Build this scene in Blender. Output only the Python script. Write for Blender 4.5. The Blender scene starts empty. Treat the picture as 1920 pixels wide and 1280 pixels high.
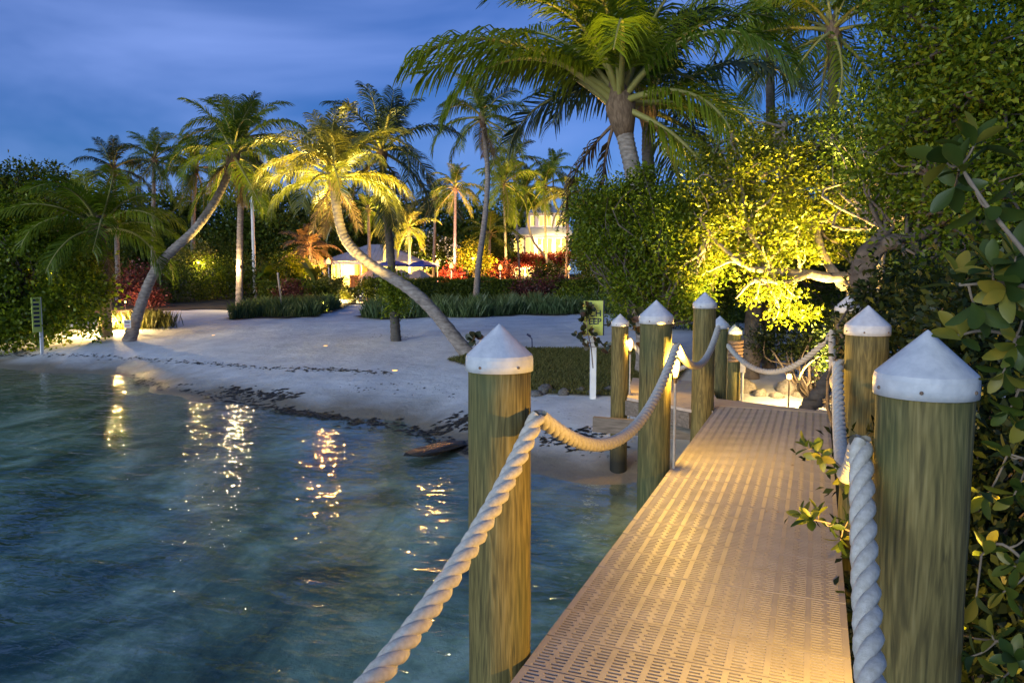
import bpy, math, random
import numpy as np
from mathutils import Vector, Matrix

R = random.Random(11)
NPR = np.random.default_rng(11)
sc = bpy.context.scene
COL = sc.collection

# ------------------------------------------------------------------ camera
# World: the walkway runs along +Y, its deck is z = 0, the water is z = WATER.
F_PX, CX, CY = 1400.0, 960.0, 640.0           # focal length in pixels of the 1920 px wide frame
EYE = 1.65
YAW = math.atan((1529 - 960) / F_PX)
PITCH = math.atan(128 / F_PX)
WATER = -1.15
cam_d = bpy.data.cameras.new('camera')
cam = bpy.data.objects.new('camera', cam_d)
COL.objects.link(cam)
cam.location = (0, 0, EYE)
cam.rotation_euler = (math.pi / 2 - PITCH, 0, YAW)
cam_d.sensor_width = 36
cam_d.lens = F_PX / 1920 * 36
cam_d.clip_start = 0.05
cam_d.clip_end = 3000
sc.camera = cam

# ------------------------------------------------------------------ world: dusk sky with thin lilac cloud
SUN_EL, SUN_AZ = math.radians(3.5), math.radians(195)      # afterglow is behind the camera
w = bpy.data.worlds.new('World')
sc.world = w
w.use_nodes = True
nt = w.node_tree
nt.nodes.clear()
def N(t, x, **kw):
    n = t.nodes.new(x)
    for k, v in kw.items():
        setattr(n, k, v)
    return n
out = N(nt, 'ShaderNodeOutputWorld')
bg = N(nt, 'ShaderNodeBackground')
sky = N(nt, 'ShaderNodeTexSky', sky_type='NISHITA', sun_disc=False, sun_elevation=SUN_EL, sun_rotation=SUN_AZ,
        altitude=0, air_density=1.0, dust_density=0.0, ozone_density=6.0)
tc = N(nt, 'ShaderNodeTexCoord')
mp = N(nt, 'ShaderNodeMapping')
mp.inputs['Scale'].default_value = (1.0, 1.0, 2.2)
mp.inputs['Rotation'].default_value = (0.0, 0.25, 0.35)
mp.inputs['Location'].default_value = (0.9, 0.35, 0.45)
no = N(nt, 'ShaderNodeTexNoise')
no.inputs['Scale'].default_value = 1.5
no.inputs['Detail'].default_value = 5.0
no.inputs['Roughness'].default_value = 0.5
no.inputs['Distortion'].default_value = 0.5
cr = N(nt, 'ShaderNodeValToRGB')
cr.color_ramp.elements[0].position = 0.38
cr.color_ramp.elements[1].position = 0.74
tint = N(nt, 'ShaderNodeMixRGB', blend_type='MULTIPLY')
tint.inputs['Fac'].default_value = 1
tint.inputs['Color2'].default_value = (0.30, 0.82, 1.07, 1)
cl = N(nt, 'ShaderNodeMixRGB')
cl.inputs['Color2'].default_value = (1.9, 2.7, 5.7, 1)
mul = N(nt, 'ShaderNodeMath', operation='MULTIPLY')
mul.inputs[1].default_value = 0.7
L = nt.links.new
L(tc.outputs['Generated'], mp.inputs['Vector'])
L(mp.outputs[0], no.inputs['Vector'])
L(no.outputs['Fac'], cr.inputs[0])
L(cr.outputs[0], mul.inputs[0])
L(sky.outputs[0], tint.inputs['Color1'])
L(tint.outputs[0], cl.inputs['Color1'])
L(mul.outputs[0], cl.inputs['Fac'])
L(cl.outputs[0], bg.inputs['Color'])
bg.inputs['Strength'].default_value = 0.13
L(bg.outputs[0], out.inputs['Surface'])

# ------------------------------------------------------------------ sun: the last soft glow from behind the camera
sd = bpy.data.lights.new('sun', 'SUN')
sd.energy = 2.3
sd.angle = math.radians(40)
sd.color = (0.82, 0.93, 1.0)
sun = bpy.data.objects.new('sun', sd)
COL.objects.link(sun)
sdir = Vector((math.sin(SUN_AZ) * math.cos(SUN_EL), math.cos(SUN_AZ) * math.cos(SUN_EL), math.sin(SUN_EL)))
sun.rotation_euler = (-sdir).to_track_quat('-Z', 'Y').to_euler()

vs = sc.view_settings
vs.view_transform = 'Standard'
vs.look = 'None'
vs.exposure = 0.78
vs.gamma = 1.0
vs.use_curve_mapping = False
cy = sc.cycles
cy.use_denoising = True
cy.max_bounces = 6
cy.diffuse_bounces = 2
cy.glossy_bounces = 3
cy.transmission_bounces = 4
cy.transparent_max_bounces = 12
cy.sample_clamp_indirect = 3.0
cy.caustics_reflective = False
cy.caustics_refractive = False

# ------------------------------------------------------------------ helpers
FW = Vector((-math.sin(YAW) * math.cos(PITCH), math.cos(YAW) * math.cos(PITCH), -math.sin(PITCH)))
RT = Vector((math.cos(YAW), math.sin(YAW), 0))
UP = RT.cross(FW)
CAM = Vector((0, 0, EYE))

def at(px, py, d):
    """point seen at pixel (px, py) of the photograph at d metres depth"""
    return CAM + (FW + RT * ((px - CX) / F_PX) + UP * ((CY - py) / F_PX)) * d

def onz(px, py, z):
    r = FW + RT * ((px - CX) / F_PX) + UP * ((CY - py) / F_PX)
    return CAM + r * ((z - EYE) / r.z)

SHORE = np.array([(-140, 30), (-60, 19), (-22.3, 14.6), (-17.9, 14.5), (-12.5, 12.9), (-9.7, 12.3), (-7.7, 11.9), (-5.2, 10.6),
                  (-3.7, 10.0), (-2, 9.9), (-0.4, 10.2), (0.9, 9.6), (1.6, 7.5), (2.3, 4), (3.2, 0), (6, -8), (9, -60), (9, -140)], float)

def shore_dist(x, y):
    """signed distance to the waterline, positive on land"""
    x = np.asarray(x, float); y = np.asarray(y, float)
    best = np.full(x.shape, 1e9); sign = np.ones(x.shape)
    for (ax, ay), (bx, by) in zip(SHORE[:-1], SHORE[1:]):
        dx, dy = bx - ax, by - ay
        t = np.clip(((x - ax) * dx + (y - ay) * dy) / (dx * dx + dy * dy), 0, 1)
        qx, qy = x - (ax + t * dx), y - (ay + t * dy)
        d = np.hypot(qx, qy)
        s = np.sign(dx * qy - dy * qx)
        m = d < best
        best = np.where(m, d, best); sign = np.where(m, s, sign)
    return best * sign

def gz(x, y):
    x = np.asarray(x, float); y = np.asarray(y, float)
    s = shore_dist(x, y)
    s = s + 0.16 * np.sin(x * 1.3 + 0.6 * y) + 0.07 * np.sin(2.9 * x - 1.1 * y + 1) + 0.15 * np.sin(x * 0.53 + 2)
    und = 0.02 * np.sin(x * 0.9 + y * 0.5) + 0.018 * np.sin(x * 0.37 - y * 1.1 + 2) + 0.008 * np.sin(x * 3.1 + 1.7 * y)
    land = WATER + 0.78 * (1 - np.exp(-np.maximum(s, 0) / 3.0)) + 0.019 * np.clip(s, 0, 90) + und * np.clip(s / 1.5, 0.3, 1)
    sea = WATER + np.maximum(0.13 * s, -0.9 - 0.1 * np.sin(x * 0.7) * np.sin(y * 0.6)) + und * 1.5
    return np.where(s > 0, land, sea)

def G(x, y):
    return float(gz(np.array([x]), np.array([y]))[0])

def ground(px, py):
    """where the pixel's ray meets the terrain"""
    r = FW + RT * ((px - CX) / F_PX) + UP * ((CY - py) / F_PX)
    t = np.linspace(2, 130, 2500)
    X = CAM.x + r.x * t; Y = CAM.y + r.y * t; Z = CAM.z + r.z * t
    hit = np.nonzero(Z < gz(X, Y))[0]
    k = hit[0] if len(hit) else -1
    return Vector((X[k], Y[k], float(gz(X[k:k+1] if k >= 0 else X[-1:], Y[k:k+1] if k >= 0 else Y[-1:])[0]))), float(t[k])

def fast_mesh(name, V, FA, mat=None, smooth=False):
    """V (n,3), FA (m,k) with one k for all faces"""
    me = bpy.data.meshes.new(name)
    V = np.ascontiguousarray(V, dtype=np.float32); FA = np.ascontiguousarray(FA, dtype=np.int32)
    n, k = FA.shape
    me.vertices.add(len(V)); me.vertices.foreach_set('co', V.ravel())
    me.loops.add(n * k); me.loops.foreach_set('vertex_index', FA.ravel())
    me.polygons.add(n); me.polygons.foreach_set('loop_start', np.arange(0, n * k, k, dtype=np.int32))
    if smooth:
        me.polygons.foreach_set('use_smooth', np.ones(n, dtype=bool))
    me.update(calc_edges=True)
    me.validate()
    if mat:
        me.materials.append(mat)
    return me

class MB:
    """collects geometry of ONE object"""
    def __init__(s): s.v = []; s.f = []
    def add(s, V, FA):
        o = len(s.v)
        s.v.extend([tuple(p) for p in V]); s.f.extend([tuple(i + o for i in f) for f in FA])
        return s
    def box(s, x0, x1, y0, y1, z0, z1):
        return s.add([(x0,y0,z0),(x1,y0,z0),(x1,y1,z0),(x0,y1,z0),(x0,y0,z1),(x1,y0,z1),(x1,y1,z1),(x0,y1,z1)],
                     [(3,2,1,0),(4,5,6,7),(0,1,5,4),(1,2,6,5),(2,3,7,6),(3,0,4,7)])
    def lathe(s, prof, n=16, c=(0,0,0), cap=True):
        V = []; FA = []
        for r, z in prof:
            for i in range(n):
                a = 2 * math.pi * i / n
                V.append((c[0] + r * math.cos(a), c[1] + r * math.sin(a), c[2] + z))
        for j in range(len(prof) - 1):
            for i in range(n):
                FA.append((j*n+i, j*n+(i+1) % n, (j+1)*n+(i+1) % n, (j+1)*n+i))
        if cap:
            FA.append(tuple(range(n - 1, -1, -1)))
            FA.append(tuple((len(prof)-1)*n + i for i in range(n)))
        return s.add(V, FA)
    def tube(s, P, rad, n=8):
        V, FA = tube_np(P, rad, n)
        return s.add(V.tolist(), FA.tolist())
    def build(s, name, mat, parent=None, smooth=False, loc=None, rz=None):
        me = bpy.data.meshes.new(name)
        me.from_pydata(s.v, [], s.f); me.update()
        if mat: me.materials.append(mat)
        if smooth:
            for p in me.polygons: p.use_smooth = True
        return obj(name, me, parent, loc, rz)

def tube_np(P, rad, n=8, closed_ends=True):
    P = np.asarray([tuple(p) for p in P], float); m = len(P)
    rad = np.broadcast_to(np.asarray(rad, float), (m,))
    T = np.gradient(P, axis=0); T /= np.linalg.norm(T, axis=1, keepdims=True) + 1e-12
    ref = np.array([0, 0, 1.0]) if abs(T[0, 2]) < 0.9 else np.array([1.0, 0, 0])
    u = np.cross(T[0], ref); u /= np.linalg.norm(u)
    U = np.zeros_like(P)
    for i in range(m):
        u = u - T[i] * u.dot(T[i]); u /= np.linalg.norm(u) + 1e-12
        U[i] = u
    W = np.cross(T, U)
    a = np.arange(n) * 2 * math.pi / n
    V = (P[:, None, :] + rad[:, None, None] * (U[:, None, :] * np.cos(a)[None, :, None] + W[:, None, :] * np.sin(a)[None, :, None])).reshape(-1, 3)
    j, i = np.meshgrid(np.arange(m - 1), np.arange(n), indexing='ij')
    FA = np.stack([j*n+i, j*n+(i+1) % n, (j+1)*n+(i+1) % n, (j+1)*n+i], -1).reshape(-1, 4)
    if closed_ends:
        V[:n] = P[0] + (V[:n] - P[0]) * 0.98
    return V, FA

def smooth_path(pts, n):
    """Catmull-Rom through points"""
    P = [np.array(tuple(p), float) for p in pts]
    P = [2 * P[0] - P[1]] + P + [2 * P[-1] - P[-2]]
    o = []
    seg = len(P) - 3
    for k in np.linspace(0, seg - 1e-6, n):
        i = int(k); t = k - i
        a, b, c, d = P[i:i+4]
        o.append(0.5 * ((2*b) + (-a+c)*t + (2*a-5*b+4*c-d)*t*t + (-a+3*b-3*c+d)*t**3))
    return np.array(o)

def obj(name, me, parent=None, loc=None, rz=None):
    o = bpy.data.objects.new(name, me)
    COL.objects.link(o)
    if parent is not None: o.parent = parent
    if loc is not None: o.location = loc
    if rz is not None: o.rotation_euler = (0, 0, rz)
    return o

def tag(o, label, cat, group=None):
    o['label'] = label; o['category'] = cat
    if group: o['group'] = group
    return o

def thing(name, label, cat, loc=(0, 0, 0), rz=0, group=None):
    o = bpy.data.objects.new(name, None)
    COL.objects.link(o)
    o.empty_display_size = 0.1
    o.location = loc; o.rotation_euler = (0, 0, rz)
    return tag(o, label, cat, group)

def structure(o):
    o['kind'] = 'structure'; return o

def stuff(o, label=None, cat=None):
    o['kind'] = 'stuff'
    if label: o['label'] = label
    if cat: o['category'] = cat
    return o

def add_light(parent, loc, energy, color=(1, .56, .085), radius=0.04, name='bulb_light', spot=None, aim=None, blend=0.5):
    ld = bpy.data.lights.new(name, 'SPOT' if spot else 'POINT')
    ld.energy = energy; ld.color = color; ld.shadow_soft_size = radius
    o = bpy.data.objects.new(name, ld)
    COL.objects.link(o)
    o.parent = parent; o.location = loc
    if spot:
        ld.spot_size = math.radians(spot); ld.spot_blend = blend
        o.rotation_euler = Vector(aim).to_track_quat('-Z', 'Y').to_euler()
    return o

# ------------------------------------------------------------------ materials
def new_mat(name):
    m = bpy.data.materials.new(name); m.use_nodes = True
    t = m.node_tree; t.nodes.clear()
    o = N(t, 'ShaderNodeOutputMaterial')
    return m, t, o

def ramp(t, stops):
    r = N(t, 'ShaderNodeValToRGB')
    e = r.color_ramp.elements
    while len(e) < len(stops): e.new(0.5)
    for el, (p, c) in zip(e, stops):
        el.position = p; el.color = (*c, 1)
    return r

def mat_noise(name, stops, scale=5, stretch=(1, 1, 1), rough=0.6, bump=0.0, bump_scale=None, detail=6, dist=0.0, spec=0.3, metal=0.0, fine=None):
    m, t, o = new_mat(name)
    b = N(t, 'ShaderNodeBsdfPrincipled')
    b.inputs['Roughness'].default_value = rough
    b.inputs['Specular IOR Level'].default_value = spec
    b.inputs['Metallic'].default_value = metal
    c = N(t, 'ShaderNodeTexCoord'); mpn = N(t, 'ShaderNodeMapping'); mpn.inputs['Scale'].default_value = stretch
    n = N(t, 'ShaderNodeTexNoise')
    n.inputs['Scale'].default_value = scale; n.inputs['Detail'].default_value = detail; n.inputs['Distortion'].default_value = dist
    r = ramp(t, stops)
    k = t.links.new
    k(c.outputs['Object'], mpn.inputs[0]); k(mpn.outputs[0], n.inputs['Vector']); k(n.outputs['Fac'], r.inputs[0])
    k(r.outputs[0], b.inputs['Base Color'])
    if bump:
        n2 = N(t, 'ShaderNodeTexNoise'); n2.inputs['Scale'].default_value = bump_scale or scale * 3; n2.inputs['Detail'].default_value = 6
        bp = N(t, 'ShaderNodeBump'); bp.inputs['Strength'].default_value = bump; bp.inputs['Distance'].default_value = 0.02
        k(mpn.outputs[0], n2.inputs['Vector']); k(n2.outputs['Fac'], bp.inputs['Height']); k(bp.outputs[0], b.inputs['Normal'])
    k(b.outputs[0], o.inputs[0])
    return m

def mat_emit(name, col, strength):
    m, t, o = new_mat(name)
    e = N(t, 'ShaderNodeEmission'); e.inputs[0].default_value = (*col, 1); e.inputs[1].default_value = strength
    t.links.new(e.outputs[0], o.inputs[0])
    return m

def mat_bulb(name, col, strength):
    """clear glass that glows: light from inside passes"""
    m, t, o = new_mat(name)
    e = N(t, 'ShaderNodeEmission'); e.inputs[0].default_value = (*col, 1); e.inputs[1].default_value = strength
    tr = N(t, 'ShaderNodeBsdfTransparent'); ad = N(t, 'ShaderNodeAddShader')
    t.links.new(e.outputs[0], ad.inputs[0]); t.links.new(tr.outputs[0], ad.inputs[1]); t.links.new(ad.outputs[0], o.inputs[0])
    return m

def mat_leaf(name, stops, transl=0.35, gloss=0.05, rnd='island', rough=0.4):
    """foliage: colour varies leaf by leaf (or frond by frond), light passes through"""
    m, t, o = new_mat(name)
    k = t.links.new
    if rnd == 'island':
        g = N(t, 'ShaderNodeNewGeometry'); f = g.outputs['Random Per Island']
    else:
        g = N(t, 'ShaderNodeObjectInfo'); f = g.outputs['Random']
    r = ramp(t, stops)
    k(f, r.inputs[0])
    d = N(t, 'ShaderNodeBsdfDiffuse'); tr = N(t, 'ShaderNodeBsdfTranslucent'); gl = N(t, 'ShaderNodeBsdfGlossy')
    gl.inputs['Roughness'].default_value = rough
    gl.inputs['Color'].default_value = (0.8, 0.85, 0.8, 1)
    br = N(t, 'ShaderNodeMixRGB', blend_type='MULTIPLY'); br.inputs[0].default_value = 1; br.inputs['Color2'].default_value = (1.25, 1.35, 0.5, 1)
    k(r.outputs[0], d.inputs[0]); k(r.outputs[0], br.inputs['Color1']); k(br.outputs[0], tr.inputs[0])
    m1 = N(t, 'ShaderNodeMixShader'); m1.inputs[0].default_value = transl
    m2 = N(t, 'ShaderNodeMixShader'); m2.inputs[0].default_value = gloss
    k(d.outputs[0], m1.inputs[1]); k(tr.outputs[0], m1.inputs[2])
    k(m1.outputs[0], m2.inputs[1]); k(gl.outputs[0], m2.inputs[2]); k(m2.outputs[0], o.inputs[0])
    return m
# ------------------------------------------------------------------ shared materials
def mat_piling():
    m, t, o = new_mat('treated_timber'); k = t.links.new
    b = N(t, 'ShaderNodeBsdfPrincipled'); b.inputs['Roughness'].default_value = 0.72; b.inputs['Specular IOR Level'].default_value = 0.25
    c = N(t, 'ShaderNodeTexCoord'); oi = N(t, 'ShaderNodeObjectInfo')
    off = N(t, 'ShaderNodeVectorMath', operation='MULTIPLY_ADD'); cx = N(t, 'ShaderNodeCombineXYZ')
    for i in range(3): k(oi.outputs['Random'], cx.inputs[i])
    off.inputs[1].default_value = (17, 17, 17)
    k(cx.outputs[0], off.inputs[0]); k(c.outputs['Object'], off.inputs[2])
    mp = N(t, 'ShaderNodeMapping'); mp.inputs['Scale'].default_value = (1, 1, 0.075); k(off.outputs[0], mp.inputs[0])
    n1 = N(t, 'ShaderNodeTexNoise'); n1.inputs['Scale'].default_value = 13; n1.inputs['Detail'].default_value = 4; n1.inputs['Distortion'].default_value = 1.6
    k(mp.outputs[0], n1.inputs['Vector'])
    mu = N(t, 'ShaderNodeMath', operation='MULTIPLY'); mu.inputs[1].default_value = 42
    si = N(t, 'ShaderNodeMath', operation='SINE'); k(n1.outputs['Fac'], mu.inputs[0]); k(mu.outputs[0], si.inputs[0])
    n2 = N(t, 'ShaderNodeTexNoise'); n2.inputs['Scale'].default_value = 70; n2.inputs['Detail'].default_value = 8; k(mp.outputs[0], n2.inputs['Vector'])
    ad = N(t, 'ShaderNodeMath', operation='MULTIPLY_ADD'); ad.inputs[1].default_value = 0.085; k(si.outputs[0], ad.inputs[0]); k(n2.outputs['Fac'], ad.inputs[2])
    r = ramp(t, [(0.22, (0.055, 0.046, 0.018)), (0.46, (0.125, 0.10, 0.034)), (0.6, (0.18, 0.142, 0.048)), (0.85, (0.27, 0.215, 0.085))])
    k(ad.outputs[0], r.inputs[0])
    n3 = N(t, 'ShaderNodeTexNoise'); n3.inputs['Scale'].default_value = 2.2; n3.inputs['Detail'].default_value = 3
    mp3 = N(t, 'ShaderNodeMapping'); mp3.inputs['Scale'].default_value = (1.6, 1.6, 0.4); k(off.outputs[0], mp3.inputs[0]); k(mp3.outputs[0], n3.inputs['Vector'])
    r3 = ramp(t, [(0.45, (0, 0, 0)), (0.68, (1, 1, 1))]); k(n3.outputs['Fac'], r3.inputs[0])
    mx = N(t, 'ShaderNodeMixRGB', blend_type='MIX'); mx.inputs['Color2'].default_value = (0.06, 0.105, 0.045, 1)
    m3 = N(t, 'ShaderNodeMath', operation='MULTIPLY'); m3.inputs[1].default_value = 0.42; k(r3.outputs[0], m3.inputs[0]); k(m3.outputs[0], mx.inputs[0]); k(r.outputs[0], mx.inputs['Color1'])
    # tide stain near the waterline
    g = N(t, 'ShaderNodeNewGeometry'); sp = N(t, 'ShaderNodeSeparateXYZ'); k(g.outputs['Position'], sp.inputs[0])
    mr = N(t, 'ShaderNodeMapRange'); mr.inputs[1].default_value = -0.55; mr.inputs[2].default_value = -0.95; k(sp.outputs['Z'], mr.inputs[0])
    mx2 = N(t, 'ShaderNodeMixRGB', blend_type='MIX'); mx2.inputs['Color2'].default_value = (0.018, 0.018, 0.013, 1)
    k(mr.outputs[0], mx2.inputs[0]); k(mx.outputs[0], mx2.inputs['Color1']); k(mx2.outputs[0], b.inputs['Base Color'])
    bp = N(t, 'ShaderNodeBump'); bp.inputs['Strength'].default_value = 0.35; bp.inputs['Distance'].default_value = 0.008
    k(ad.outputs[0], bp.inputs['Height']); k(bp.outputs[0], b.inputs['Normal']); k(b.outputs[0], o.inputs[0])
    return m

M = {}
M['piling'] = mat_piling()
M['cap'] = mat_noise('cap_plastic', [(0.3, (0.44, 0.46, 0.49)), (0.65, (0.58, 0.59, 0.61))], scale=22, rough=0.42, bump=0.12, bump_scale=60)
M['screw'] = mat_noise('rusty_screw', [(0.3, (0.12, 0.07, 0.04)), (0.7, (0.25, 0.2, 0.17))], scale=200)
M['rope'] = mat_noise('rope_fibre', [(0.2, (0.42, 0.38, 0.30)), (0.75, (0.64, 0.60, 0.52))], scale=60, stretch=(1, 1, 1), rough=0.9, bump=0.3, bump_scale=300, spec=0.1)
M['rope_old'] = mat_noise('weathered_rope', [(0.3, (0.16, 0.10, 0.06)), (0.7, (0.36, 0.24, 0.15))], scale=40, rough=0.9, bump=0.5, bump_scale=140)
M['deck'] = mat_noise('deck_plastic', [(0.3, (0.195, 0.182, 0.20)), (0.7, (0.275, 0.26, 0.285))], scale=3.5, rough=0.5, bump=0.12, bump_scale=240, detail=8)
M['plank'] = mat_noise('deck_board', [(0.3, (0.36, 0.3, 0.25)), (0.7, (0.5, 0.43, 0.36))], scale=4, stretch=(1, 6, 1), rough=0.6, bump=0.15, bump_scale=30)
M['beam'] = mat_noise('grey_timber', [(0.3, (0.10, 0.085, 0.07)), (0.7, (0.2, 0.175, 0.15))], scale=5, stretch=(1, 8, 8), rough=0.8, bump=0.3, bump_scale=20)
M['lamp_metal'] = mat_noise('lamp_bronze', [(0.3, (0.09, 0.07, 0.05)), (0.7, (0.16, 0.12, 0.08))], scale=20, rough=0.45, metal=0.3)
M['conduit'] = mat_noise('grey_conduit', [(0.3, (0.3, 0.28, 0.25)), (0.7, (0.42, 0.4, 0.36))], scale=20, rough=0.5)
M['bulb'] = mat_bulb('warm_bulb', (1.0, 0.58, 0.15), 2.2)
M['bulb_soft'] = mat_emit('warm_globe', (1.0, 0.5, 0.12), 2.0)
M['flame'] = mat_emit('torch_flame', (1.0, 0.42, 0.07), 5.0)
M['white'] = mat_noise('white_paint', [(0.3, (0.68, 0.68, 0.66)), (0.7, (0.8, 0.8, 0.79))], scale=4, rough=0.55)
M['trunk'] = mat_noise('palm_trunk', [(0.25, (0.13, 0.105, 0.085)), (0.55, (0.27, 0.225, 0.19)), (0.8, (0.38, 0.33, 0.29))], scale=7, stretch=(1, 1, 2.5), rough=0.85, bump=0.6, bump_scale=22)
M['trunk_dark'] = mat_noise('dark_palm_trunk', [(0.25, (0.05, 0.045, 0.04)), (0.7, (0.12, 0.105, 0.09))], scale=7, stretch=(1, 1, 2.5), rough=0.9, bump=0.6, bump_scale=22)
M['bark'] = mat_noise('dark_bark', [(0.25, (0.045, 0.035, 0.028)), (0.7, (0.15, 0.12, 0.095))], scale=9, rough=0.9, bump=0.8, bump_scale=25)
M['bark_light'] = mat_noise('grey_bark', [(0.25, (0.12, 0.09, 0.065)), (0.7, (0.32, 0.25, 0.18))], scale=9, rough=0.9, bump=0.8, bump_scale=25)
M['fibre'] = mat_noise('palm_fibre', [(0.3, (0.10, 0.065, 0.04)), (0.7, (0.24, 0.16, 0.1))], scale=9, stretch=(3, 3, 0.6), rough=0.95, bump=0.9, bump_scale=22)
M['frond'] = mat_leaf('palm_leaf', [(0.0, (0.056, 0.087, 0.010)), (0.5, (0.104, 0.149, 0.013)), (1.0, (0.187, 0.227, 0.019))], transl=0.3, gloss=0.018, rnd='object')
M['frond_lush'] = mat_leaf('lush_palm_leaf', [(0.0, (0.070, 0.111, 0.006)), (0.5, (0.119, 0.168, 0.009)), (1.0, (0.187, 0.221, 0.013))], transl=0.35, gloss=0.018, rnd='object')
M['frond_lit'] = mat_leaf('lamplit_palm_leaf', [(0.0, (0.11, 0.12, 0.015)), (0.5, (0.17, 0.17, 0.02)), (1.0, (0.24, 0.2, 0.03))], transl=0.35, gloss=0.07, rnd='object')  # yellowed, brighter leaf colour paints lamplight into the floodlit palms
M['frond_dark'] = mat_leaf('dark_palm_leaf', [(0.0, (0.018, 0.036, 0.018)), (1.0, (0.053, 0.075, 0.030))], transl=0.2, gloss=0.04, rnd='object')
M['frond_dead'] = mat_leaf('dead_palm_leaf', [(0.0, (0.10, 0.07, 0.04)), (1.0, (0.2, 0.14, 0.08))], transl=0.2, gloss=0.02, rnd='object')
M['rachis'] = mat_noise('frond_stem', [(0.3, (0.2, 0.19, 0.05)), (0.7, (0.34, 0.3, 0.09))], scale=5, rough=0.5)
M['leaf'] = mat_leaf('mid_leaf', [(0.0, (0.041, 0.073, 0.005)), (0.55, (0.113, 0.160, 0.010)), (1.0, (0.243, 0.287, 0.019))], gloss=0.018)
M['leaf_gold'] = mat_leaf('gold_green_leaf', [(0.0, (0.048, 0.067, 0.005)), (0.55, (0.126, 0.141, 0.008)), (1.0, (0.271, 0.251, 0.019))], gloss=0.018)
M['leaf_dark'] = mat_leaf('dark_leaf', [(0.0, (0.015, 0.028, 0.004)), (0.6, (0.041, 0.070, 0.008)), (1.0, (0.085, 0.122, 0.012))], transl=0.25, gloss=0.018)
M['leaf_shaded'] = mat_leaf('shade_darkened_leaf', [(0.0, (0.006, 0.012, 0.004)), (0.6, (0.018, 0.03, 0.009)), (1.0, (0.05, 0.065, 0.014))], transl=0.25, gloss=0.02)  # leaf colour darkened to paint shade into the thicket and low bush
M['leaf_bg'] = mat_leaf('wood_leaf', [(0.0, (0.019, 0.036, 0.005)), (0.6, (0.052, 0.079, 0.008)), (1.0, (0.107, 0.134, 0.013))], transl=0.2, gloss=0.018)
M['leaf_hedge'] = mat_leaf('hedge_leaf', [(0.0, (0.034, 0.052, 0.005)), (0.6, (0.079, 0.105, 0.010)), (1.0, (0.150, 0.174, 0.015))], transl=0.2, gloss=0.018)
M['leaf_red'] = mat_leaf('red_leaf', [(0.0, (0.10, 0.012, 0.014)), (0.6, (0.2, 0.03, 0.03)), (1.0, (0.32, 0.07, 0.06))], transl=0.25, gloss=0.03)
M['leaf_purple'] = mat_leaf('wine_leaf', [(0.0, (0.05, 0.012, 0.014)), (0.6, (0.10, 0.03, 0.028)), (1.0, (0.17, 0.06, 0.05))], transl=0.25, gloss=0.03)
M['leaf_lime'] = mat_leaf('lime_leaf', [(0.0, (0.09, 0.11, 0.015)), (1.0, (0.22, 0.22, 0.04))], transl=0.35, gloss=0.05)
M['flower'] = mat_leaf('white_petal', [(0.0, (0.6, 0.58, 0.5)), (1.0, (0.8, 0.78, 0.7))], transl=0.3, gloss=0.02)
M['grass'] = mat_leaf('beach_grass', [(0.0, (0.05, 0.085, 0.03)), (0.6, (0.09, 0.14, 0.055)), (1.0, (0.15, 0.19, 0.08))], transl=0.3, gloss=0.02)
M['lawn'] = mat_leaf('lawn_grass', [(0.0, (0.07, 0.075, 0.022)), (0.6, (0.12, 0.12, 0.036)), (1.0, (0.2, 0.175, 0.065))], transl=0.2, gloss=0.01)
M['mangrove'] = mat_leaf('mangrove_leaf', [(0.0, (0.03, 0.06, 0.012)), (0.5, (0.07, 0.105, 0.016)), (0.8, (0.16, 0.17, 0.025)), (1.0, (0.26, 0.21, 0.03))], transl=0.35, gloss=0.03, rnd='object', rough=0.45)
M['sea_grape'] = mat_leaf('sea_grape_leaf', [(0.0, (0.02, 0.03, 0.012)), (0.6, (0.05, 0.055, 0.018)), (1.0, (0.11, 0.05, 0.02))], transl=0.25, gloss=0.07, rnd='object')
M['soil'] = mat_noise('garden_soil', [(0.3, (0.02, 0.018, 0.012)), (0.7, (0.055, 0.05, 0.03))], scale=2, rough=0.95, bump=0.6, bump_scale=9)
M['turf'] = mat_noise('turf_soil', [(0.3, (0.07, 0.065, 0.028)), (0.7, (0.13, 0.115, 0.05))], scale=3, rough=0.95, bump=0.6, bump_scale=20)
M['rock'] = mat_noise('limestone', [(0.25, (0.16, 0.145, 0.125)), (0.7, (0.42, 0.385, 0.33))], scale=5, rough=0.9, bump=0.8, bump_scale=14)
M['rock_dark'] = mat_noise('dark_stone', [(0.25, (0.05, 0.05, 0.05)), (0.7, (0.17, 0.165, 0.155))], scale=5, rough=0.8, bump=0.6, bump_scale=16)
M['weed'] = mat_noise('wet_seaweed', [(0.3, (0.008, 0.008, 0.006)), (0.7, (0.04, 0.034, 0.022))], scale=9, rough=0.4, bump=0.9, bump_scale=40, spec=0.5)

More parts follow.
